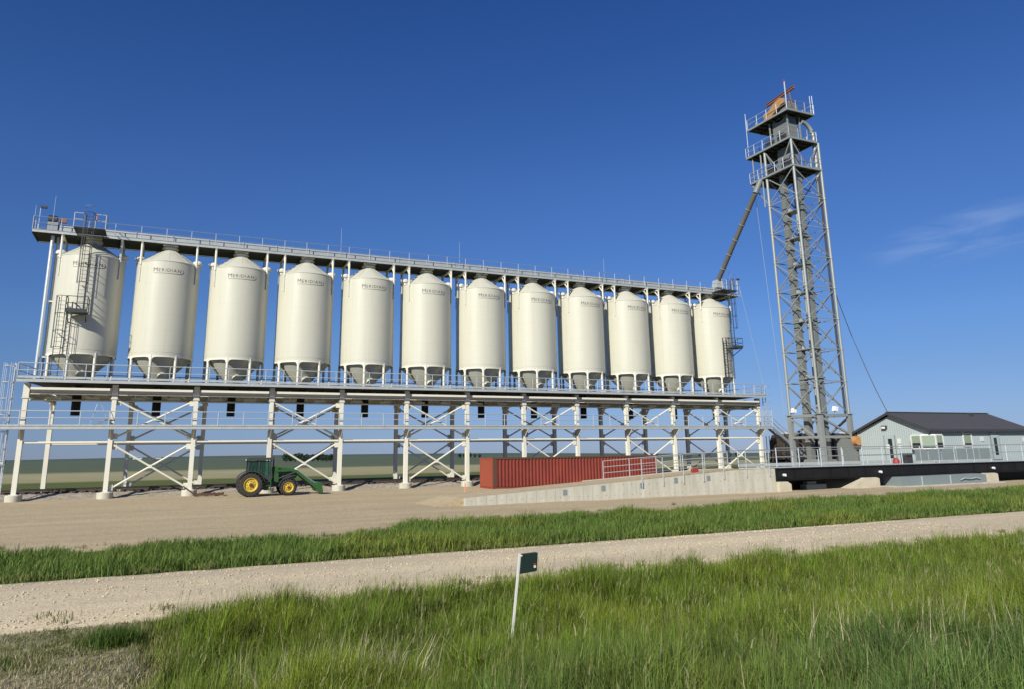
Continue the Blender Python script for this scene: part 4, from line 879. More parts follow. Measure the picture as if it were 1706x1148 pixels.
def block(x0, x1, label, sl=0.0):
    o = MB().prism([(x0, -0.3), (x1, -0.3), (x1, 0.60), (x1-0.25, 0.68), (x0+sl+0.1, 0.68), (x0+sl, 0.60), (x0, 0.02)], YR-0.35, YR+3.2).build('pier_block', 'block', None, at=(x0, YR, 0))
    tag(o, label, 'concrete pier', 'piers under the truck scale')
block(42.2, 44.9, 'cream concrete pier with a sloped left end under the truck scale', 1.15)
block(56.0, 57.6, 'cream concrete pier under the right part of the truck scale')
block(68.5, 70.2, 'concrete pier at the far right under the truck scale')
hs = thing('pit_housing', 'grey steel housing lying on the ground below the truck scale', 'housing', (49, YR-0.6, 0))
MB().prism([(46.5, 0.02), (55.6, 0.02), (55.6, 0.62), (54.8, 0.70), (46.5, 0.66)], YR-0.75, YR+2.6).build('body', 'siding2', hs)
for x in (48.6, 51.6): MB().box(x-0.03, x+0.03, YR-0.80, YR-0.75, 0.03, 0.66).build('rib', 'galv_rail', hs)
MB().path([(52.6, YR-0.82, 0.3), (53.0, YR-0.85, 0.42), (53.7, YR-0.85, 0.36), (54.3, YR-0.85, 0.42), (54.8, YR-0.82, 0.34)], 0.045, 6).build('conduit', 'galv_rail', hs)
MB().prism([(45.5, -0.1), (57.0, -0.1), (57.0, 0.05), (45.5, 0.05)], YR-1.2, YR+2.7).build('slab', 'concrete', hs)
pit = thing('pit_shade', 'black pit walls put in for the shade under the truck scale', 'pit', (40, YR+1, 0))  # walls coloured black and set close to paint the shade below
MB().box(37.2, 41.8, YR+1.5, YR+1.7, -0.2, 0.72).build('shade_wall', 'black', pit)
MB().box(45.2, 67, YR+1.5, YR+1.7, -0.2, 0.72).build('shade_wall', 'black', pit)
tag(MB().box(39.2, 41.0, YR+0.7, YR+1.3, -0.1, 0.32).box(39.4, 40.2, YR+0.8, YR+1.2, 0.32, 0.5).build('pump_unit', 'siding2', None, at=(40, YR+1, 0)), 'grey pump unit in the shade under the left end of the scale', 'pump')

# ------------------------------------------------------------------ site office
BX0, BX1, BY0, BY1, BZ0, BZ1, BZR = 59.0, 72.2, 44.0, 51.2, 1.15, 4.15, 5.62
off = thing('site_office', 'pale grey metal-clad office with a dark gable roof beside the truck scale', 'building', (BX0, BY0, BZ0))
def rib_pts(a, e, pitch=0.23, d=0.014):
    pts = []; x = a
    while x < e-pitch*0.6:
        pts += [(x, 0), (x+pitch*0.62, 0), (x+pitch*0.70, -d), (x+pitch*0.92, -d)]; x += pitch
    return pts+[(e, 0)]
pts = rib_pts(BX0, BX1)
corr_wall('w', pts, BY0, 1, BZ0, BZ1, 0.08).build('front_wall', 'siding', off)
b_ = MB(); gp = rib_pts(BY0, BY1); ym = (BY0+BY1)/2
vs = []; fs = []
for (y, d) in gp:
    zt = BZ1+(BZR-0.12-BZ1)*(1-abs(y-ym)/(ym-BY0))
    vs += [(BX0+d, y, BZ0), (BX0+d, y, zt), (BX0+0.1, y, zt), (BX0+0.1, y, BZ0)]
n_ = len(gp); fs = [(4*i+k, 4*i+4+k, 4*i+4+(k+1) % 4, 4*i+(k+1) % 4) for i in range(n_-1) for k in range(4)]
b_.add(vs, fs).build('gable_wall', 'siding', off)
MB().prism([(BY0, BZ0), (BY1, BZ0), (BY1, BZ1), (ym, BZR-0.1), (BY0, BZ1)], BX1-0.1, BX1, 'yz').build('gable_wall', 'siding', off)
MB().box(BX0+0.1, BX1-0.1, BY1-0.1, BY1, BZ0, BZ1).build('back_wall', 'siding', off)
ov = 0.38
for sgn in (-1, 1):
    ye = BY0-ov if sgn < 0 else BY1+ov; sl = (BZR-BZ1)/(ym-BY0); ze = BZ1-ov*sl+0.1
    rf = MB().add([(BX0-ov, ye, ze), (BX1+ov, ye, ze), (BX1+ov, ym, BZR+0.1), (BX0-ov, ym, BZR+0.1), (BX0-ov, ye, ze+0.06), (BX1+ov, ye, ze+0.06), (BX1+ov, ym, BZR+0.16), (BX0-ov, ym, BZR+0.16)],
                  [(0,3,2,1),(4,5,6,7),(0,1,5,4),(1,2,6,5),(2,3,7,6),(3,0,4,7)]).build('roof_slope', 'roof', off)
    for k in range(32):
        x = BX0-ov+0.2+k*(BX1-BX0+2*ov-0.4)/31
        MB().beam((x, ye+0.02*sgn*-1, ze+0.075), (x, ym, BZR+0.175), 0.04, 0.03).build('roof_rib', 'roof', rf)
    MB().beam((BX0-ov-0.01, ye, ze-0.06), (BX1+ov+0.01, ye, ze-0.06), 0.04, 0.2).build('fascia', 'trim', rf)
    for x in (BX0-ov-0.02, BX1+ov+0.02): MB().beam((x, ye, ze-0.06), (x, ym, BZR+0.04), 0.04, 0.2).build('barge_board', 'trim', rf)
MB().beam((BX0-ov, ym, BZR+0.19), (BX1+ov, ym, BZR+0.19), 0.3, 0.05).build('ridge_cap', 'roof', off)
MB().box(68.9, 69.2, ym-0.9, ym-0.6, 5.3, 5.75).build('vent_stack', 'trim', off)
for (x, y) in ((BX0-0.03, BY0-0.03), (BX1+0.03, BY0-0.03), (BX0-0.03, BY1+0.03)): MB().box(x-0.05, x+0.05, y-0.05, y+0.05, BZ0, BZ1).build('corner_trim', 'siding', off)
# doors
d1 = MB().box(BX0-0.07, BX0-0.03, 47.35, 48.4, 1.5, 3.68).build('door', 'siding', off)
MB().box(BX0-0.09, BX0-0.072, 47.62, 48.02, 1.75, 3.45).build('door_glass', 'glass', d1); MB().box(BX0-0.1, BX0-0.092, 47.9, 48.25, 2.55, 2.95).build('notice', 'white', d1)
for y in (47.3, 48.4): MB().box(BX0-0.09, BX0-0.02, y, y+0.06, 1.5, 3.75).build('door_jamb', 'siding2', d1)
d2 = MB().box(67.0, 68.1, BY0-0.07, BY0-0.03, 1.5, 3.68).build('door', 'siding', off)
MB().box(67.35, 67.75, BY0-0.09, BY0-0.072, 1.9, 3.4).build('door_glass', 'glass', d2)
for x in (66.94, 68.1): MB().box(x, x+0.06, BY0-0.09, BY0-0.02, 1.5, 3.75).build('door_jamb', 'siding2', d2)
# small window
w1 = MB().box(63.3, 64.35, BY0-0.06, BY0-0.03, 2.75, 3.75).build('window', 'blind', off)
for bx in ((63.22, 63.34, 2.68, 3.82), (64.31, 64.43, 2.68, 3.82)): MB().box(bx[0], bx[1], BY0-0.1, BY0-0.025, bx[2], bx[3]).build('frame', 'white', w1)
for bz in (2.66, 3.74): MB().box(63.36, 64.29, BY0-0.095, BY0-0.028, bz, bz+0.1).build('frame', 'white', w1)
MB().box(63.36, 64.29, BY0-0.075, BY0-0.062, 2.77, 2.95).build('pane', 'glass', w1)
# corner bay window
bay = MB().prism([(59.05, 45.6), (58.5, 45.35), (58.5, 44.4), (59.25, 43.6), (60.15, 43.6), (60.4, 43.97), (59.05, 43.97)], 2.5, 2.62, 'xy').build('bay_window', 'white', off)
MB().prism([(59.05, 45.6), (58.5, 45.35), (58.5, 44.4), (59.25, 43.6), (60.15, 43.6), (60.4, 43.97), (59.05, 43.97)], 3.62, 3.74, 'xy').build('bay_head', 'white', bay)
cs = [(58.5, 45.35), (58.5, 44.4), (59.25, 43.6), (60.15, 43.6)]
for (x, y) in cs: MB().box(x-0.06, x+0.06, y-0.06, y+0.06, 2.62, 3.62).build('mullion', 'white', bay)
for k in range(3):
    a, e = Vector((*cs[k], 0)), Vector((*cs[k+1], 0)); d_ = (e-a).normalized()*0.07; a = a+d_; e = e-d_
    nn = Vector((d_.y, -d_.x, 0)).normalized()*0.012*(-1)
    for (z0_, z1_, mm, nm) in ((2.64, 3.02 if k != 1 else 2.70, 'glass', 'pane'), (3.02 if k != 1 else 2.70, 3.61, 'blind', 'blind')):
        MB().beam((a.x, a.y, (z0_+z1_)/2), (e.x, e.y, (z0_+z1_)/2), 0.03, z1_-z0_).build(nm, mm, bay)
MB().beam((59.3, 43.9, 1.5), (59.3, 43.9, 2.5), 0.1, 0.1).build('bay_support', 'trim', bay)
MB().box(59.5, 60.7, 43.85, 43.95, 1.4, 2.5).build('bay_apron', 'siding', bay)
# notices and lamps
MB().box(BX0-0.06, BX0-0.03, 46.75, 47.1, 3.0, 3.45).build('notice', 'white', off)
MB().box(BX0-0.06, BX0-0.03, 46.75, 47.05, 2.6, 2.9).build('notice', 'white', off)
MB().box(65.6, 66.05, BY0-0.06, BY0-0.03, 3.1, 3.5).build('notice', 'white', off)
MB().box(71.5, 71.8, BY0-0.06, BY0-0.03, 3.0, 3.4).build('notice', 'white', off)
MB().box(BX0-0.25, BX0-0.02, 48.0, 48.45, 4.32, 4.62).build('wall_lamp', 'trim', off)
MB().box(BX0-0.26, BX0-0.251, 48.04, 48.41, 4.36, 4.52).build('lamp_lens', 'lens', off)
for x in (63.0, 67.3): MB().box(x-0.2, x+0.2, BY0-0.25, BY0-0.02, 3.85, 4.0).build('eave_lamp', 'block', off)
MB().box(BX0+0.3, BX1-0.3, BY0+0.3, BY1-0.3, 0.0, BZ0-0.01).build('foundation', 'trim', off)

# things lying on the scale and the ramp
tag(MB().lathe([(0, 0), (0.2, 0), (0.22, 0.24), (0.15, 0.4), (0.06, 0.45), (0, 0.45)], 14).build('fuel_jug', 'red', None, smooth=True), 'red jug on the scale deck in front of the office', 'jug').location = (48.3, YR+0.9, 1.47)
tag(MB().box(-0.3, 0.3, -0.25, 0.25, 0, 0.72).box(-0.33, 0.33, -0.28, 0.28, 0.72, 0.78).build('black_box', 'trim', None), 'black box standing by the first grey panel on the scale', 'box').location = (48.75, YR+0.35, 1.47)
tag(MB().box(-0.22, 0.22, -0.12, 0.12, 0, 0.2).box(-0.1, 0.1, -0.02, 0.02, 0.2, 0.26).build('red_toolbox', 'red', None), 'red toolbox on the upper ramp near the last columns', 'toolbox').location = (31.2, YR+2.2, 1.31)
tag(MB().beam((0, 0, 0), (0.02, 0, 0.62), 0.05, 0.09).beam((0.02, 0, 0.5), (0.02, 0, 0.63), 0.055, 0.1).build('survey_stake', 'stake', None), 'short pale orange survey stake left of the red container', 'stake').location = (19.6, 51.5, 0.0)
imp = thing('rusty_drag', 'rusty steel drag frame lying by the third column footing', 'farm implement', (2.6, 59.6, 0.05))
for y in (59.2, 60.0): MB().box(1.9, 3.9, y-0.05, y+0.05, 0.08, 0.22).build('side_bar', 'rust', imp)
for x in (1.95, 2.6, 3.3, 3.9): MB().box(x-0.05, x+0.05, 59.2, 60.0, 0.12, 0.26).build('cross_bar', 'rust', imp)
MB().beam((1.95, 59.6, 0.2), (1.2, 59.6, 0.75), 0.08, 0.1).build('hitch', 'rust', imp)

# ------------------------------------------------------------------ rail cars
def rail_car(x0, x1, m, label, roof_m):
    y = 64.6; c = thing('hopper_rail_car', label, 'rail car', (x0, y, 0.6)); zb, zt = 1.55, 4.35
    prof = [(y-1.5, zb), (y-1.55, 2.2), (y-1.55, 3.75), (y-1.25, 4.25), (y-0.6, zt), (y+0.6, zt), (y+1.25, 4.25), (y+1.55, 3.75), (y+1.55, 2.2), (y+1.5, zb)]
    MB().prism(prof, x0+0.9, x1-0.9, 'yz').build('body', m, c)
    n = int((x1-x0-1.8)/1.2)
    for k in range(n+1):
        x = x0+0.95+k*(x1-x0-1.9)/n
        for s in (-1, 1): MB().box(x-0.05, x+0.05, y+s*1.62-0.06, y+s*1.62+0.06, zb, 3.7).build('side_rib', m, c)
    for s in (-1, 1): MB().box(x0+0.3, x1-0.3, y+s*1.45-0.1, y+s*1.45+0.1, zb-0.25, zb+0.05).build('side_sill', m, c)
    for xx, s in ((x0+0.9, 1), (x1-0.9, -1)):
        MB().prism([(xx, 2.9), (xx-s*0.02, 1.6), (xx+s*1.3, 1.2)], y-1.3, y+1.3).build('slope_sheet', m, c)
        e = MB()
        for yy in (-1.35, 1.35): e.tube((xx-s*0.75, y+yy, 1.3), (xx-s*0.75, y+yy, 4.2), 0.04, 6).tube((xx-s*0.3, y+yy, 1.3), (xx-s*0.3, y+yy, 4.2), 0.04, 6)
        for k in range(7): e.tube((xx-s*0.75, y-1.35, 1.5+k*0.42), (xx-s*0.3, y-1.35, 1.5+k*0.42), 0.025, 5)
        e.tube((xx-s*0.75, y-1.35, 4.2), (xx+0.2*s, y-1.35, 4.2), 0.04, 6).build('end_ladder', 'trim', c)
        MB().box(min(xx, xx-s*0.95), max(xx, xx-s*0.95), y-1.45, y+1.45, 1.2, 1.32).build('end_platform', 'trim', c)
        MB().box(min(xx-s*0.9, xx-s*1.25), max(xx-s*0.9, xx-s*1.25), y-0.18, y+0.18, 1.0, 1.3).build('coupler', 'rust', c)
    for k in range(3):
        xm = x0+3.2+k*(x1-x0-6.4)/2
        MB().prism([(xm-1.7, 1.6), (xm+1.7, 1.6), (xm+0.5, 0.85), (xm-0.5, 0.85)], y-1.2, y+1.2).build('hopper_bay', m, c)
    for xx in (x0+2.0, x1-2.0):
        b = MB().box(xx-1.2, xx+1.2, y-0.95, y+0.95, 0.95, 1.25).build('bogie', 'trim', c)
        for dx in (-0.85, 0.85):
            for yy in (-0.78, 0.78): MB().lathe([(0, -0.07), (0.45, -0.07), (0.45, 0.07), (0, 0.07)], 20, (xx+dx, y+yy, 1.12), 'y').build('wheel', 'rust', b, smooth=True)
    rw = MB().box(x0+1.0, x1-1.0, y-0.55, y+0.55, zt+0.02, zt+0.1).build('roof_walk', roof_m, c)
    for k in range(5): MB().box(x0+2.2+k*(x1-x0-4.4)/4-0.5, x0+2.2+k*(x1-x0-4.4)/4+0.5, y-0.4, y+0.4, zt+0.1, zt+0.2).build('hatch', roof_m, rw)
    return c
rail_car(61.3, 77.0, 'carbrown', 'grimy dark brown hopper rail car behind the tower foot', 'carwhite')
rail_car(78.2, 94.0, 'carred', 'oxide red hopper rail car showing left of the office', 'carwhite')
rail_car(95.2, 111.0, 'carwhite', 'pale grey hopper rail car showing right of the office', 'carwhite')

# ------------------------------------------------------------------ tractor with front loader
AX, AY = 5.45, 57.15
trc = thing('loader_tractor', 'green tractor with yellow rims and a front loader parked under the bins', 'tractor', (AX+1.3, AY, 0))
def wheel(x, y, r, w, rimr, side, lugs):
    wh = MB().lathe([(rimr, -w/2+0.03), (r*0.80, -w/2), (r-0.07, -w/2+0.02), (r-0.03, -w/2+0.10), (r-0.03, w/2-0.10), (r-0.07, w/2-0.02), (r*0.80, w/2), (rimr, w/2-0.03)], 40, (x, y, r), 'y').build('wheel', 'rubber', trc, smooth=True)
    lg = MB()
    for k in range(lugs):
        for s in (-1, 1):
            t = 2*math.pi*(k+0.25*s)/lugs; t2 = t+0.16
            p = Vector((x+(r-0.01)*math.cos(t), y, r+(r-0.01)*math.sin(t))); q = Vector((x+(r-0.02)*math.cos(t2), y+s*w*0.48, r+(r-0.02)*math.sin(t2)))
            lg.beam(p, q, 0.055, 0.05, (math.cos(t), 0, math.sin(t)))
    lg.build('tyre_lugs', 'rubber', wh)['kind'] = 'stuff'
    o = side*w*0.34
    rim = MB().lathe([(rimr+0.005, side*w/2*0.92), (rimr*0.96, side*w/2*0.95), (rimr*0.90, side*w*0.30), (rimr*0.72, side*w*0.22), (rimr*0.66, side*w*0.30), (rimr*0.42, side*w*0.33), (rimr*0.34, side*w*0.40), (0.0, side*w*0.42)], 32, (x, y, r), 'y').build('rim', 'yellow', wh, smooth=True)
    MB().lathe([(0, side*w*0.40), (rimr*0.26, side*w*0.44), (rimr*0.22, side*w*0.56), (0, side*w*0.58)], 16, (x, y, r), 'y').build('hub', 'rust', wh, smooth=True)
    for k in range(8):
        t = 2*math.pi*k/8; MB().box(x+rimr*0.53*math.cos(t)-0.025, x+rimr*0.53*math.cos(t)+0.025, y+side*w*0.28, y+side*w*0.36, r+rimr*0.53*math.sin(t)-0.025, r+rimr*0.53*math.sin(t)+0.025).build('wheel_bolt', 'rust', wh)
for s in (-1, 1):
    wheel(AX, AY+s*0.92, 0.82, 0.50, 0.47, s, 22)
    wheel(AX+2.55, AY+s*0.88, 0.585, 0.40, 0.35, s, 20)
hood = MB().prism([(AX+1.45, 1.22), (AX+3.05, 1.12), (AX+3.2, 1.3), (AX+3.18, 1.72), (AX+2.95, 1.86), (AX+1.45, 2.02)], AY-0.36, AY+0.36).build('hood', 'green', trc)
MB().box(AX+1.6, AX+2.9, AY-0.375, AY+0.375, 1.22, 1.5).build('side_grille', 'trim', hood)
MB().box(AX+3.19, AX+3.22, AY-0.3, AY+0.3, 1.3, 1.7).build('front_grille', 'trim', hood)
for s in (-1, 1): MB().box(AX+3.16, AX+3.2, AY+s*0.2-0.09, AY+s*0.2+0.09, 1.72, 1.82).build('headlight', 'lens', hood)
MB().prism([(AX-0.25, 0.72), (AX+1.4, 0.62), (AX+3.0, 0.62), (AX+3.1, 1.15), (AX+1.4, 1.25), (AX-0.3, 1.15)], AY-0.28, AY+0.28).build('chassis', 'trim', trc)
MB().box(AX+2.45, AX+2.65, AY-0.75, AY+0.75, 0.48, 0.68).build('front_axle', 'green', trc)
MB().box(AX-0.15, AX+0.15, AY-0.75, AY+0.75, 0.66, 0.98).build('rear_axle', 'green', trc)
cabz = 1.22
cab = MB().prism([(AX-0.22, cabz), (AX+1.4, cabz-0.2), (AX+1.42, cabz+0.12), (AX-0.24, cabz+0.18)], AY-0.72, AY+0.72).build('cab', 'trim', trc)
roofp = [(AX-0.36, 2.46), (AX+1.52, 2.50), (AX+1.58, 2.56), (AX+1.45, 2.66), (AX-0.2, 2.66), (AX-0.38, 2.58)]
MB().prism(roofp, AY-0.84, AY+0.84).build('cab_roof', 'trim', cab)
MB().box(AX-0.40, AX-0.36, AY-0.75, AY-0.55, 2.48, 2.58).build('work_lamp', 'lens', cab)
for s in (-1, 1):
    for (a, e) in (((AX-0.2, 1.38), (AX-0.16, 2.48)), ((AX+0.52, 1.35), (AX+0.52, 2.48)), ((AX+1.4, 1.2), (AX+1.30, 2.5))):
        MB().beam((a[0], AY+s*0.72, a[1]), (e[0], AY+s*0.70, e[1]), 0.08, 0.08).build('cab_pillar', 'trim', cab)
    MB().prism([(AX-0.15, 1.42), (AX+0.48, 1.38), (AX+0.48, 2.44), (AX-0.12, 2.44)], AY+s*0.70-0.012, AY+s*0.70+0.012).build('side_glass', 'cabglass', cab)
    MB().prism([(AX+0.56, 1.36), (AX+1.36, 1.24), (AX+1.27, 2.46), (AX+0.56, 2.46)], AY+s*0.70-0.012, AY+s*0.70+0.012).build('door_glass', 'cabglass', cab)
MB().box(AX+1.33, AX+1.36, AY-0.66, AY+0.66, 1.5, 2.44).build('windscreen', 'cabglass', cab)
MB().box(AX-0.19, AX-0.17, AY-0.66, AY+0.66, 1.5, 2.44).build('rear_glass', 'cabglass', cab)
MB().tube((AX+0.95, AY-0.05, 1.35), (AX+0.82, AY-0.05, 1.85), 0.03, 6).lathe([(0.17, -0.015), (0.2, -0.015), (0.2, 0.015), (0.17, 0.015)], 16, (AX+0.8, AY-0.05, 1.88)).build('steering_wheel', 'trim', cab)
MB().box(AX+0.15, AX+0.65, AY-0.25, AY+0.25, 1.3, 1.55).box(AX+0.12, AX+0.25, AY-0.25, AY+0.25, 1.5, 2.1).build('seat', 'trim', cab)
for s in (-1, 1):
    fe = MB().lathe([(0.90, -0.27), (0.94, -0.27), (0.94, 0.27), (0.90, 0.27)], 20, (AX, AY+s*0.92, 0.82), 'y', R(15), R(150)).build('rear_fender', 'trim', trc)
    MB().lathe([(0.645, -0.2), (0.67, -0.2), (0.67, 0.2), (0.645, 0.2)], 16, (AX+2.55, AY+s*0.88, 0.585), 'y', R(30), R(175)).build('front_fender', 'trim', trc)
    stp = MB()
    for k in range(3): stp.box(AX+0.92, AX+1.3, AY+s*0.86-0.12, AY+s*0.86+0.12, 0.42+k*0.28, 0.46+k*0.28)
    stp.box(AX+1.30, AX+1.36, AY+s*0.86-0.13, AY+s*0.86+0.13, 0.40, 1.25).build('step', 'green', trc)
    # loader arm: mast, boom, knee, lift cylinder
    la = MB().prism([(AX+1.55, 0.95), (AX+1.9, 0.95), (AX+1.86, 2.02), (AX+1.62, 2.02)], AY+s*0.55-0.07, AY+s*0.55+0.07).build('loader_mast', 'green', trc)
    MB().prism([(AX+1.6, 1.80), (AX+2.85, 1.84), (AX+3.15, 1.76), (AX+4.58, 0.60), (AX+4.50, 0.45), (AX+4.36, 0.55), (AX+3.05, 1.60), (AX+2.75, 1.68), (AX+1.62, 1.66)], AY+s*0.60-0.07, AY+s*0.60+0.07).build('loader_arm', 'green', trc)
    MB().tube((AX+1.9, AY+s*0.62, 1.2), (AX+3.0, AY+s*0.62, 1.6), 0.05, 8).build('lift_cylinder', 'trim', trc)
    MB().tube((AX+3.3, AY+s*0.60, 1.62), (AX+4.45, AY+s*0.60, 0.85), 0.035, 8).build('tilt_cylinder', 'rail_dark', trc)
MB().tube((AX+3.7, AY-0.6, 1.28), (AX+3.7, AY+0.6, 1.28), 0.08, 8).build('torque_tube', 'green', trc)
MB().tube((AX+1.52, AY-0.48, 1.6), (AX+1.52, AY-0.48, 2.75), 0.05, 10).build('exhaust', 'trim', trc)
bk = MB(); bw = 0.95; prof = [(4.48, 0.70), (4.62, 0.90), (4.82, 0.88), (4.90, 0.72), (5.02, 0.14), (4.94, 0.12), (4.62, 0.24), (4.48, 0.45)]
prof = [(AX+a, b) for a, b in prof]
bk.prism(prof, AY-bw, AY+bw).build('bucket', 'green', trc)
MB().box(AX-0.75, AX-0.3, AY-0.35, AY+0.35, 0.45, 0.55).box(AX-0.7, AX-0.6, AY-0.4, AY-0.3, 0.4, 0.9).build('hitch', 'trim', trc)
MB().box(AX+0.75, AX+1.25, AY-0.8, AY-0.5, 0.45, 0.95).build('fuel_tank', 'trim', trc)

# ------------------------------------------------------------------ marker flag in the ditch
mk = thing('marker_sign', 'white leaning stake with a dark green plate standing in the ditch grass', 'marker sign', (4.13, 9.3, -0.1))
MB().beam((4.11, 9.3, -0.2), (4.305, 9.3, 1.33), 0.026, 0.026).build('stake', 'white', mk)
pl = MB().add([(4.315, 9.27, 1.325), (4.545, 9.25, 1.335), (4.525, 9.25, 1.105), (4.29, 9.27, 1.085), (4.315, 9.33, 1.325), (4.545, 9.33, 1.335), (4.525, 9.33, 1.105), (4.29, 9.33, 1.085)],
             [(0,1,2,3),(7,6,5,4),(0,4,5,1),(1,5,6,2),(2,6,7,3),(3,7,4,0)]).build('plate', 'sign', mk)
MB().box(4.48, 4.51, 9.243, 9.249, 1.15, 1.18).build('sticker', 'white', pl); MB().box(4.48, 4.51, 9.243, 9.249, 1.185, 1.205).build('sticker', 'red', pl)
MB().tube((4.312, 9.255, 1.31), (4.312, 9.27, 1.31), 0.012, 6).build('bolt', 'white', pl)

# ------------------------------------------------------------------ far away: tree belts and farm sheds
def leaf_mat():
    m = bpy.data.materials.new('far_foliage'); m.use_nodes = True; b = m.node_tree.nodes['Principled BSDF']
    b.inputs['Base Color'].default_value = (0.035, 0.055, 0.03, 1); b.inputs['Roughness'].default_value = 0.9; b.inputs['Specular IOR Level'].default_value = 0.1
    return m
M['leaf'] = leaf_mat()
def tree_belt(name, label, pts, h):
    vs = []; fs = []
    for (x, y) in pts:
        z = float(zg(x, y)); hh = h*random.uniform(0.7, 1.15); rr = hh*0.42
        b = MB().tube((x, y, z-0.3), (x, y, z+hh*0.5), hh*0.04, 5, hh*0.02); o = len(vs); vs += b.v; fs += [tuple(i+o for i in f) for f in b.f]
        for k in range(260):
            a, u, q = random.uniform(0, 6.283), random.uniform(-1, 1), random.random()**0.4
            s = math.sqrt(1-u*u); c = Vector((x+rr*q*s*math.cos(a)*random.uniform(0.8, 1.2), y+rr*q*s*math.sin(a), z+hh*0.55+hh*0.45*q*u))
            d1 = Vector((random.gauss(0, 1), random.gauss(0, 1), random.gauss(0, 1))).normalized()*hh*0.06; d2 = d1.orthogonal().normalized()*hh*0.05
            o = len(vs); vs += [tuple(c-d1-d2), tuple(c+d1-d2), tuple(c+d1+d2), tuple(c-d1+d2)]; fs.append((o, o+1, o+2, o+3))
    me = bpy.data.meshes.new(name); me.from_pydata(vs, [], fs); me.materials.append(M['leaf'])
    tag(new(name, me), label, 'trees', None, 'stuff')
def fdir(px, py=770):
    v = f2 + r3*((px-854.6)/1235.16) + u3*((479-py)/1235.16); return v.x/v.y
tree_belt('tree_belt', 'dark shelterbelt of trees on the far field behind the tractor', [(fdir(px)*y, y) for px, y in ((476, 470), (484, 480), (492, 475), (499, 485), (507, 470), (514, 478), (521, 480), (529, 470), (536, 482), (544, 475), (551, 470), (511, 500), (540, 500))], 5.2)
tree_belt('tree_belt', 'dark trees on the horizon between the red container and the seventh column', [(fdir(px)*y, y) for px, y in ((766, 640), (774, 650), (783, 645), (791, 650), (799, 640))], 4.5)
tree_belt('tree_belt', 'low dark trees on the horizon behind the upper ramp', [(fdir(px, 755)*y, y) for px, y in ((1085, 700), (1094, 720), (1140, 710), (1150, 700), (1165, 730), (1216, 700), (1226, 710))], 4.5)
def shed(px0, px1, y, h, label, m='white'):
    xa, xb_ = fdir(px0)*y, fdir(px1)*y; z = float(zg((xa+xb_)/2, y))
    s = thing('farm_shed', label, 'shed', (xa, y, z))
    MB().box(xa, xb_, y, y+14, z-1, z+h).build('wall', m, s); MB().prism([(y-1, z+h), (y+15, z+h), (y+7, z+h+h*0.5)], xa-0.5, xb_+0.5, 'yz').build('roof', 'galv', s)
    MB().box(xa+(xb_-xa)*0.3, xa+(xb_-xa)*0.5, y-0.1, y-0.02, z-0.5, z+h*0.75).build('door', 'siding2', s)
shed(221, 236, 1500, 3.0, 'small white farm shed on the far green hill, left of the other shed'); shed(250, 268, 1520, 2.2, 'long low white farm shed on the far green hill, right of the other shed')
shed(-8, 6, 900, 3.0, 'white farm shed at the far left edge beyond the ladder')

# ------------------------------------------------------------------ grass
def grass_material(name, tr=0.35):
    m = bpy.data.materials.new(name); m.use_nodes = True; n, l = m.node_tree.nodes, m.node_tree.links; n.clear()
    o = n.new('ShaderNodeOutputMaterial'); at = n.new('ShaderNodeAttribute'); at.attribute_name = 'Col'
    d = n.new('ShaderNodeBsdfPrincipled'); d.inputs['Roughness'].default_value = 0.55; d.inputs['Specular IOR Level'].default_value = 0.25
    t = n.new('ShaderNodeBsdfTranslucent'); mx = n.new('ShaderNodeMixShader'); mx.inputs[0].default_value = tr
    l.new(at.outputs['Color'], d.inputs['Base Color']); l.new(at.outputs['Color'], t.inputs['Color']); l.new(d.outputs[0], mx.inputs[1]); l.new(t.outputs[0], mx.inputs[2]); l.new(mx.outputs[0], o.inputs[0])
    return m
M['grass'] = grass_material('grass_blades')
def blades(name, label, x, y, h, w, col, lean=0.25, wind=(0.12, 0.03), tipcol=None, zoff=0.0):
    N = len(x); z = zg(x, y)-0.01+zoff
    az = RNG.uniform(0, 2*np.pi, N); la = RNG.uniform(0, 2*np.pi, N); lm = np.abs(RNG.normal(0, lean, N))
    dx = (np.cos(la)*lm+wind[0])*h; dy = (np.sin(la)*lm+wind[1])*h
    ax, ay = np.cos(az)*w/2, np.sin(az)*w/2
    B = np.stack([x, y, z], 1); A = np.stack([ax, ay, 0*ax], 1)
    mid = np.stack([x+dx*0.33, y+dy*0.33, z+h*0.55], 1); tip = np.stack([x+dx, y+dy, z+h*(1-0.35*np.minimum(1, lm+0.05))], 1)
    V = np.stack([B-A, B+A, mid-A*0.8, mid+A*0.8, tip], 1).reshape(-1, 3)
    me = bpy.data.meshes.new(name); i0 = np.arange(N)*5
    loops = np.stack([i0, i0+1, i0+3, i0+2, i0+2, i0+3, i0+4], 1).reshape(-1)
    starts = np.stack([np.arange(N)*7, np.arange(N)*7+4], 1).reshape(-1)
    me.vertices.add(N*5); me.vertices.foreach_set('co', V.reshape(-1).astype(np.float32))
    me.loops.add(N*7); me.loops.foreach_set('vertex_index', loops.astype(np.int32))
    me.polygons.add(N*2); me.polygons.foreach_set('loop_start', starts.astype(np.int32))
    me.update(calc_edges=True); me.validate()
    ca = me.color_attributes.new('Col', 'FLOAT_COLOR', 'POINT')
    tc = col if tipcol is None else tipcol
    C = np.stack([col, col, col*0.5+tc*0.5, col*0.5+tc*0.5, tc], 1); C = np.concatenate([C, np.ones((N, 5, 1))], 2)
    ca.data.foreach_set('color', C.reshape(-1).astype(np.float32))
    me.materials.append(M['grass'])
    tag(new(name, me), label, 'grass', None, 'stuff'); return tip
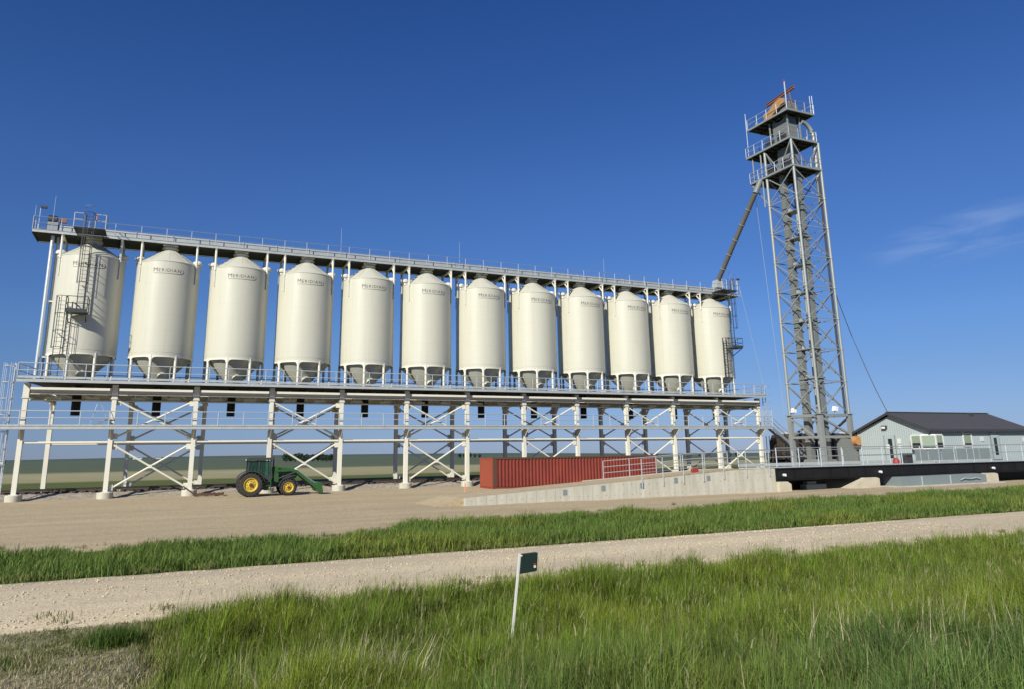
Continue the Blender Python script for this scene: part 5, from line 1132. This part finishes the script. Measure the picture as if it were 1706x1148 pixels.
def vnoise(x, y, s, seed):
    g = RNG.__class__(np.random.PCG64(seed)).uniform(0, 1, (256, 256)); u, v = x/s+100.3, y/s+100.7
    i, j = np.floor(u).astype(int), np.floor(v).astype(int); f, k = u-i, v-j; f = f*f*(3-2*f); k = k*k*(3-2*k)
    a = g[i % 256, j % 256]; b = g[(i+1) % 256, j % 256]; c = g[i % 256, (j+1) % 256]; d = g[(i+1) % 256, (j+1) % 256]
    return (a*(1-f)+b*f)*(1-k)+(c*(1-f)+d*f)*k
def mixc(a, b, t): return np.asarray(a)*(1-t[:, None])+np.asarray(b)*t[:, None]

# foreground ditch grass
N0 = 1500000
y = 3.4+(13.5-3.4)*RNG.uniform(0, 1, N0)**1.0
x = RNG.uniform(-4.5, 25.0, N0)
keep = (x > -0.2*y-2.2) & (x < 1.56*y+3.0)
dist = np.hypot(x, y); dens = np.clip(9.0/dist, 0.35, 1.0)
ap = (1-sst(-0.35+0.35*(vnoise(x, y, 0.6, 5)-0.5)*2, 0.5, x))*sst(7.0, 8.4, y+0.5*(vnoise(x, y, 1.0, 6)-0.5))
edge = sst(12.3, 13.3, y+0.5*(vnoise(x, y, 0.7, 9)-0.5))
keep &= RNG.uniform(0, 1, N0) < dens*(1-0.93*ap)*(1-0.8*edge)*(0.25+0.9*vnoise(x, y, 0.16, 51)*(0.5+vnoise(x, y, 0.5, 52)))
x, y, ap, edge = x[keep], y[keep], ap[keep], edge[keep]; N = len(x)
cl = vnoise(x, y, 0.45, 1); cl2 = vnoise(x, y, 2.2, 2); rn = RNG.uniform(0, 1, N)
h = (0.26+0.34*rn)*(0.55+0.85*cl)*(0.75+0.5*vnoise(x, y, 0.15, 53))*(1-0.55*edge)*(1-0.80*ap)*(0.85+0.3*cl2)
nearb = 1-sst(5.6, 7.6, y+0.12*x+0.8*(cl2-0.5))
base = mixc((0.134, 0.208, 0.025), (0.088, 0.160, 0.045), nearb)
base = base*(1-0.55*sst(0.45, 0.9, cl2)[:, None])+np.array((0.200, 0.245, 0.022))*(0.55*sst(0.45, 0.9, cl2)[:, None])
base = base*(0.4+1.05*RNG.uniform(0, 1, N)**1.3)[:, None]*(0.55+0.85*vnoise(x, y, 0.20, 77))[:, None]
dry = RNG.uniform(0, 1, N) < (0.03+0.60*ap+0.08*edge)
base[dry] = np.array((0.34, 0.29, 0.15))*(0.6+0.6*RNG.uniform(0, 1, dry.sum()))[:, None]
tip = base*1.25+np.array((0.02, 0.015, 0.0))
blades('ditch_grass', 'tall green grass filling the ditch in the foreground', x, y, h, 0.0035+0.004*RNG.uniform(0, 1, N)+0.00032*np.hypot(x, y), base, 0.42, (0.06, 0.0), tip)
# short worn grass on the field approach, with one dark tuft added so its shadow makes a gap
N = 90000; x = RNG.uniform(-5.0, 0.6, N); y = RNG.uniform(7.6, 13.4, N); g = vnoise(x, y, 0.9, 31)*0.6+0.55*sst(10.2, 12.4, y)+0.25*sst(-0.9, 0.1, x)
k = (x > -0.2*y-2.2) & (RNG.uniform(0, 1, N) < 0.25+0.75*vnoise(x, y, 0.35, 33)); x, y, g = x[k], y[k], g[k]; N = len(x)
grn = RNG.uniform(0, 1, N) < np.clip(g*1.1-0.15, 0.03, 0.85)
c = np.where(grn[:, None], np.array((0.15, 0.17, 0.05)), np.array((0.42, 0.37, 0.24)))*(0.55+0.8*RNG.uniform(0, 1, N))[:, None]
blades('worn_grass', 'short worn and dry grass on the field approach at the lower left', x, y, (0.03+0.07*RNG.uniform(0, 1, N))*(0.6+0.9*vnoise(x, y, 0.3, 35)), 0.006+0.006*RNG.uniform(0, 1, N), c, 0.75, (0.1, 0.0), c*1.15)
N = 1500; x = -0.45+RNG.normal(0, 0.16, N); y = 11.95+RNG.normal(0, 0.14, N); c = np.tile(np.array((0.07, 0.12, 0.02)), (N, 1))*(0.5+0.8*RNG.uniform(0, 1, N))[:, None]
blades('gap_tuft', 'taller dark green tuft added for a dark gap in the worn approach', x, y, RNG.uniform(0.12, 0.30, N), np.full(N, 0.010), c, 0.4, (0.05, 0.0), c*1.3)
# seed stalks standing above the grass, some dry
N = 7500; y = RNG.uniform(4.0, 13.2, N); x = RNG.uniform(-0.3, 24, N); k = (x < 1.56*y+3) & (x > 0.25); x, y = x[k], y[k]; N = len(x)
h = RNG.uniform(0.55, 0.85, N)*(1-0.3*sst(12, 13.2, y)); c = np.tile(np.array((0.17, 0.19, 0.07)), (N, 1))*(0.7+0.6*RNG.uniform(0, 1, N))[:, None]
d = RNG.uniform(0, 1, N) < 0.05; c[d] = (0.5, 0.44, 0.27)
st_tip = blades('seed_stalks', 'thin seed stalks standing above the ditch grass', x, y, h, np.full(N, 0.006), c, 0.2, (0.08, 0.0), c*1.15)
N = 420; cx_ = RNG.choice([1.15, 1.5, 2.0, 2.4, 6.2, 7.4], N); x = cx_+RNG.normal(0, 0.28, N); y = np.where(cx_ < 3, RNG.normal(8.2, 0.7, N), RNG.normal(5.7, 0.5, N))
c = np.tile(np.array((0.52, 0.47, 0.31)), (N, 1))*(0.7+0.5*RNG.uniform(0, 1, N))[:, None]
blades('dry_stalks', 'pale dry stalks left from last year in the ditch', x, y, RNG.uniform(0.45, 0.85, N), np.full(N, 0.010), c, 0.35, (0.12, 0.0), c)
hk = RNG.uniform(0, 1, len(st_tip)) < 0.45; tp = st_tip[hk]; N = len(tp); x, y = tp[:, 0], tp[:, 1]
c = np.tile(np.array((0.24, 0.235, 0.11)), (N, 1))*(0.7+0.6*RNG.uniform(0, 1, N))[:, None]
blades('seed_heads', 'loose pale seed heads on the stalks above the ditch grass', x, y, RNG.uniform(0.06, 0.11, N), np.full(N, 0.010), c, 0.5, (0.2, 0.0), c*1.1, tp[:, 2]-zg(x, y)-0.03)
# loose stones on the road
N = 7000; x = RNG.uniform(-7, 22, N); y = RNG.normal(0, 1, N); y = np.where(RNG.uniform(0, 1, N) < 0.6, np.where(RNG.uniform(0, 1, N) < 0.5, 13.6+0.35*np.abs(y), 18.2-0.35*np.abs(y)), 16.0+0.45*y)
r = 0.008+0.022*RNG.uniform(0, 1, N)**2.5; zz = road_z(x, y)+r*0.3
oct_ = np.array([(1, 0, 0), (0, 1, 0), (-1, 0, 0), (0, -1, 0), (0, 0, 0.8), (0, 0, -0.8)])
V = (np.stack([x, y, zz], 1)[:, None, :]+oct_[None]*r[:, None, None]*RNG.uniform(0.6, 1.3, (N, 6, 1))).reshape(-1, 3)
fo = np.array([(0, 1, 4), (1, 2, 4), (2, 3, 4), (3, 0, 4), (1, 0, 5), (2, 1, 5), (3, 2, 5), (0, 3, 5)]); F = (fo[None]+6*np.arange(N)[:, None, None]).reshape(-1, 3)
me = bpy.data.meshes.new('loose_stones'); me.from_pydata(V.tolist(), [], F.tolist()); me.materials.append(mat('loose_stone', (0.62, 0.54, 0.40), 0.9, 0, 1.0, 30.0, (0.36, 0.31, 0.24)))
tag(new('loose_stones', me), 'loose pale stones scattered on the gravel road', 'stones', None, 'stuff')
# weeds creeping over the road edges and the pad
xs_, ys_, hs_ = [], [], []
for _k in range(520):
    side = random.random(); cx0 = random.uniform(-6, 48)
    cy0 = random.gauss(13.75, 0.25) if side < 0.14 else (random.gauss(18.45, 0.18) if side < 0.5 else float(pad_edge(np.array(cx0)))+abs(random.gauss(0, 0.9)))
    nb = random.randint(10, 46); sp_ = random.uniform(0.05, 0.16)
    xs_.append(cx0+RNG.normal(0, sp_, nb)); ys_.append(cy0+RNG.normal(0, sp_, nb)); hs_.append(RNG.uniform(0.4, 1.0, nb)*random.uniform(0.08, 0.24))
x = np.concatenate(xs_); y = np.concatenate(ys_); h = np.concatenate(hs_); N = len(x)
c = mixc((0.11, 0.15, 0.03), (0.22, 0.21, 0.08), RNG.uniform(0, 1, N)**2)*(0.5+0.9*RNG.uniform(0, 1, N))[:, None]
blades('edge_weeds', 'scattered weeds along the edges of the road and the pad', x, y, h, np.full(N, 0.014), c, 0.6, (0.05, 0.0), c*1.2, np.where((y > 13.2) & (y < 18.8), 0.10, 0.03))
# strip between the road and the gravel pad
N0 = 560000
x = RNG.uniform(-9, 66, N0); y = RNG.uniform(18.5, 37, N0)
pe = pad_edge(x)+0.8*(vnoise(x, y, 0.8, 14)-0.5)
keep = (y < pe) & (x < 1.60*y+4) & (x > -0.22*y-3.0)
ed = sst(18.5, 19.1, y+0.5*(vnoise(x, y, 0.7, 15)-0.5))*(1-0.92*sst(-1.6, 0.1, y-pe)); keep &= RNG.uniform(0, 1, N0) < (0.15+0.85*ed)*np.clip(26/np.hypot(x, y), 0.35, 1)
x, y, ed = x[keep], y[keep], ed[keep]; N = len(x); cl = vnoise(x, y, 0.7, 21); cl2 = vnoise(x, y, 3.0, 22)
h = (0.20+0.32*RNG.uniform(0, 1, N))*(0.5+0.8*cl)*(0.75+0.5*vnoise(x, y, 0.3, 54))*(0.5+0.5*ed)*(0.8+0.4*cl2)
base = mixc((0.105, 0.172, 0.036), (0.168, 0.208, 0.038), sst(0.4, 0.9, cl2))*(0.45+1.0*RNG.uniform(0, 1, N)**1.3)[:, None]
blades('verge_grass', 'green grass strip between the gravel road and the pad', x, y, h, 0.009+0.009*RNG.uniform(0, 1, N)+0.0003*np.hypot(x, y), base, 0.45, (0.06, 0.0), base*1.3+np.array((0.02, 0.015, 0)))
print('objects', len(bpy.data.objects))
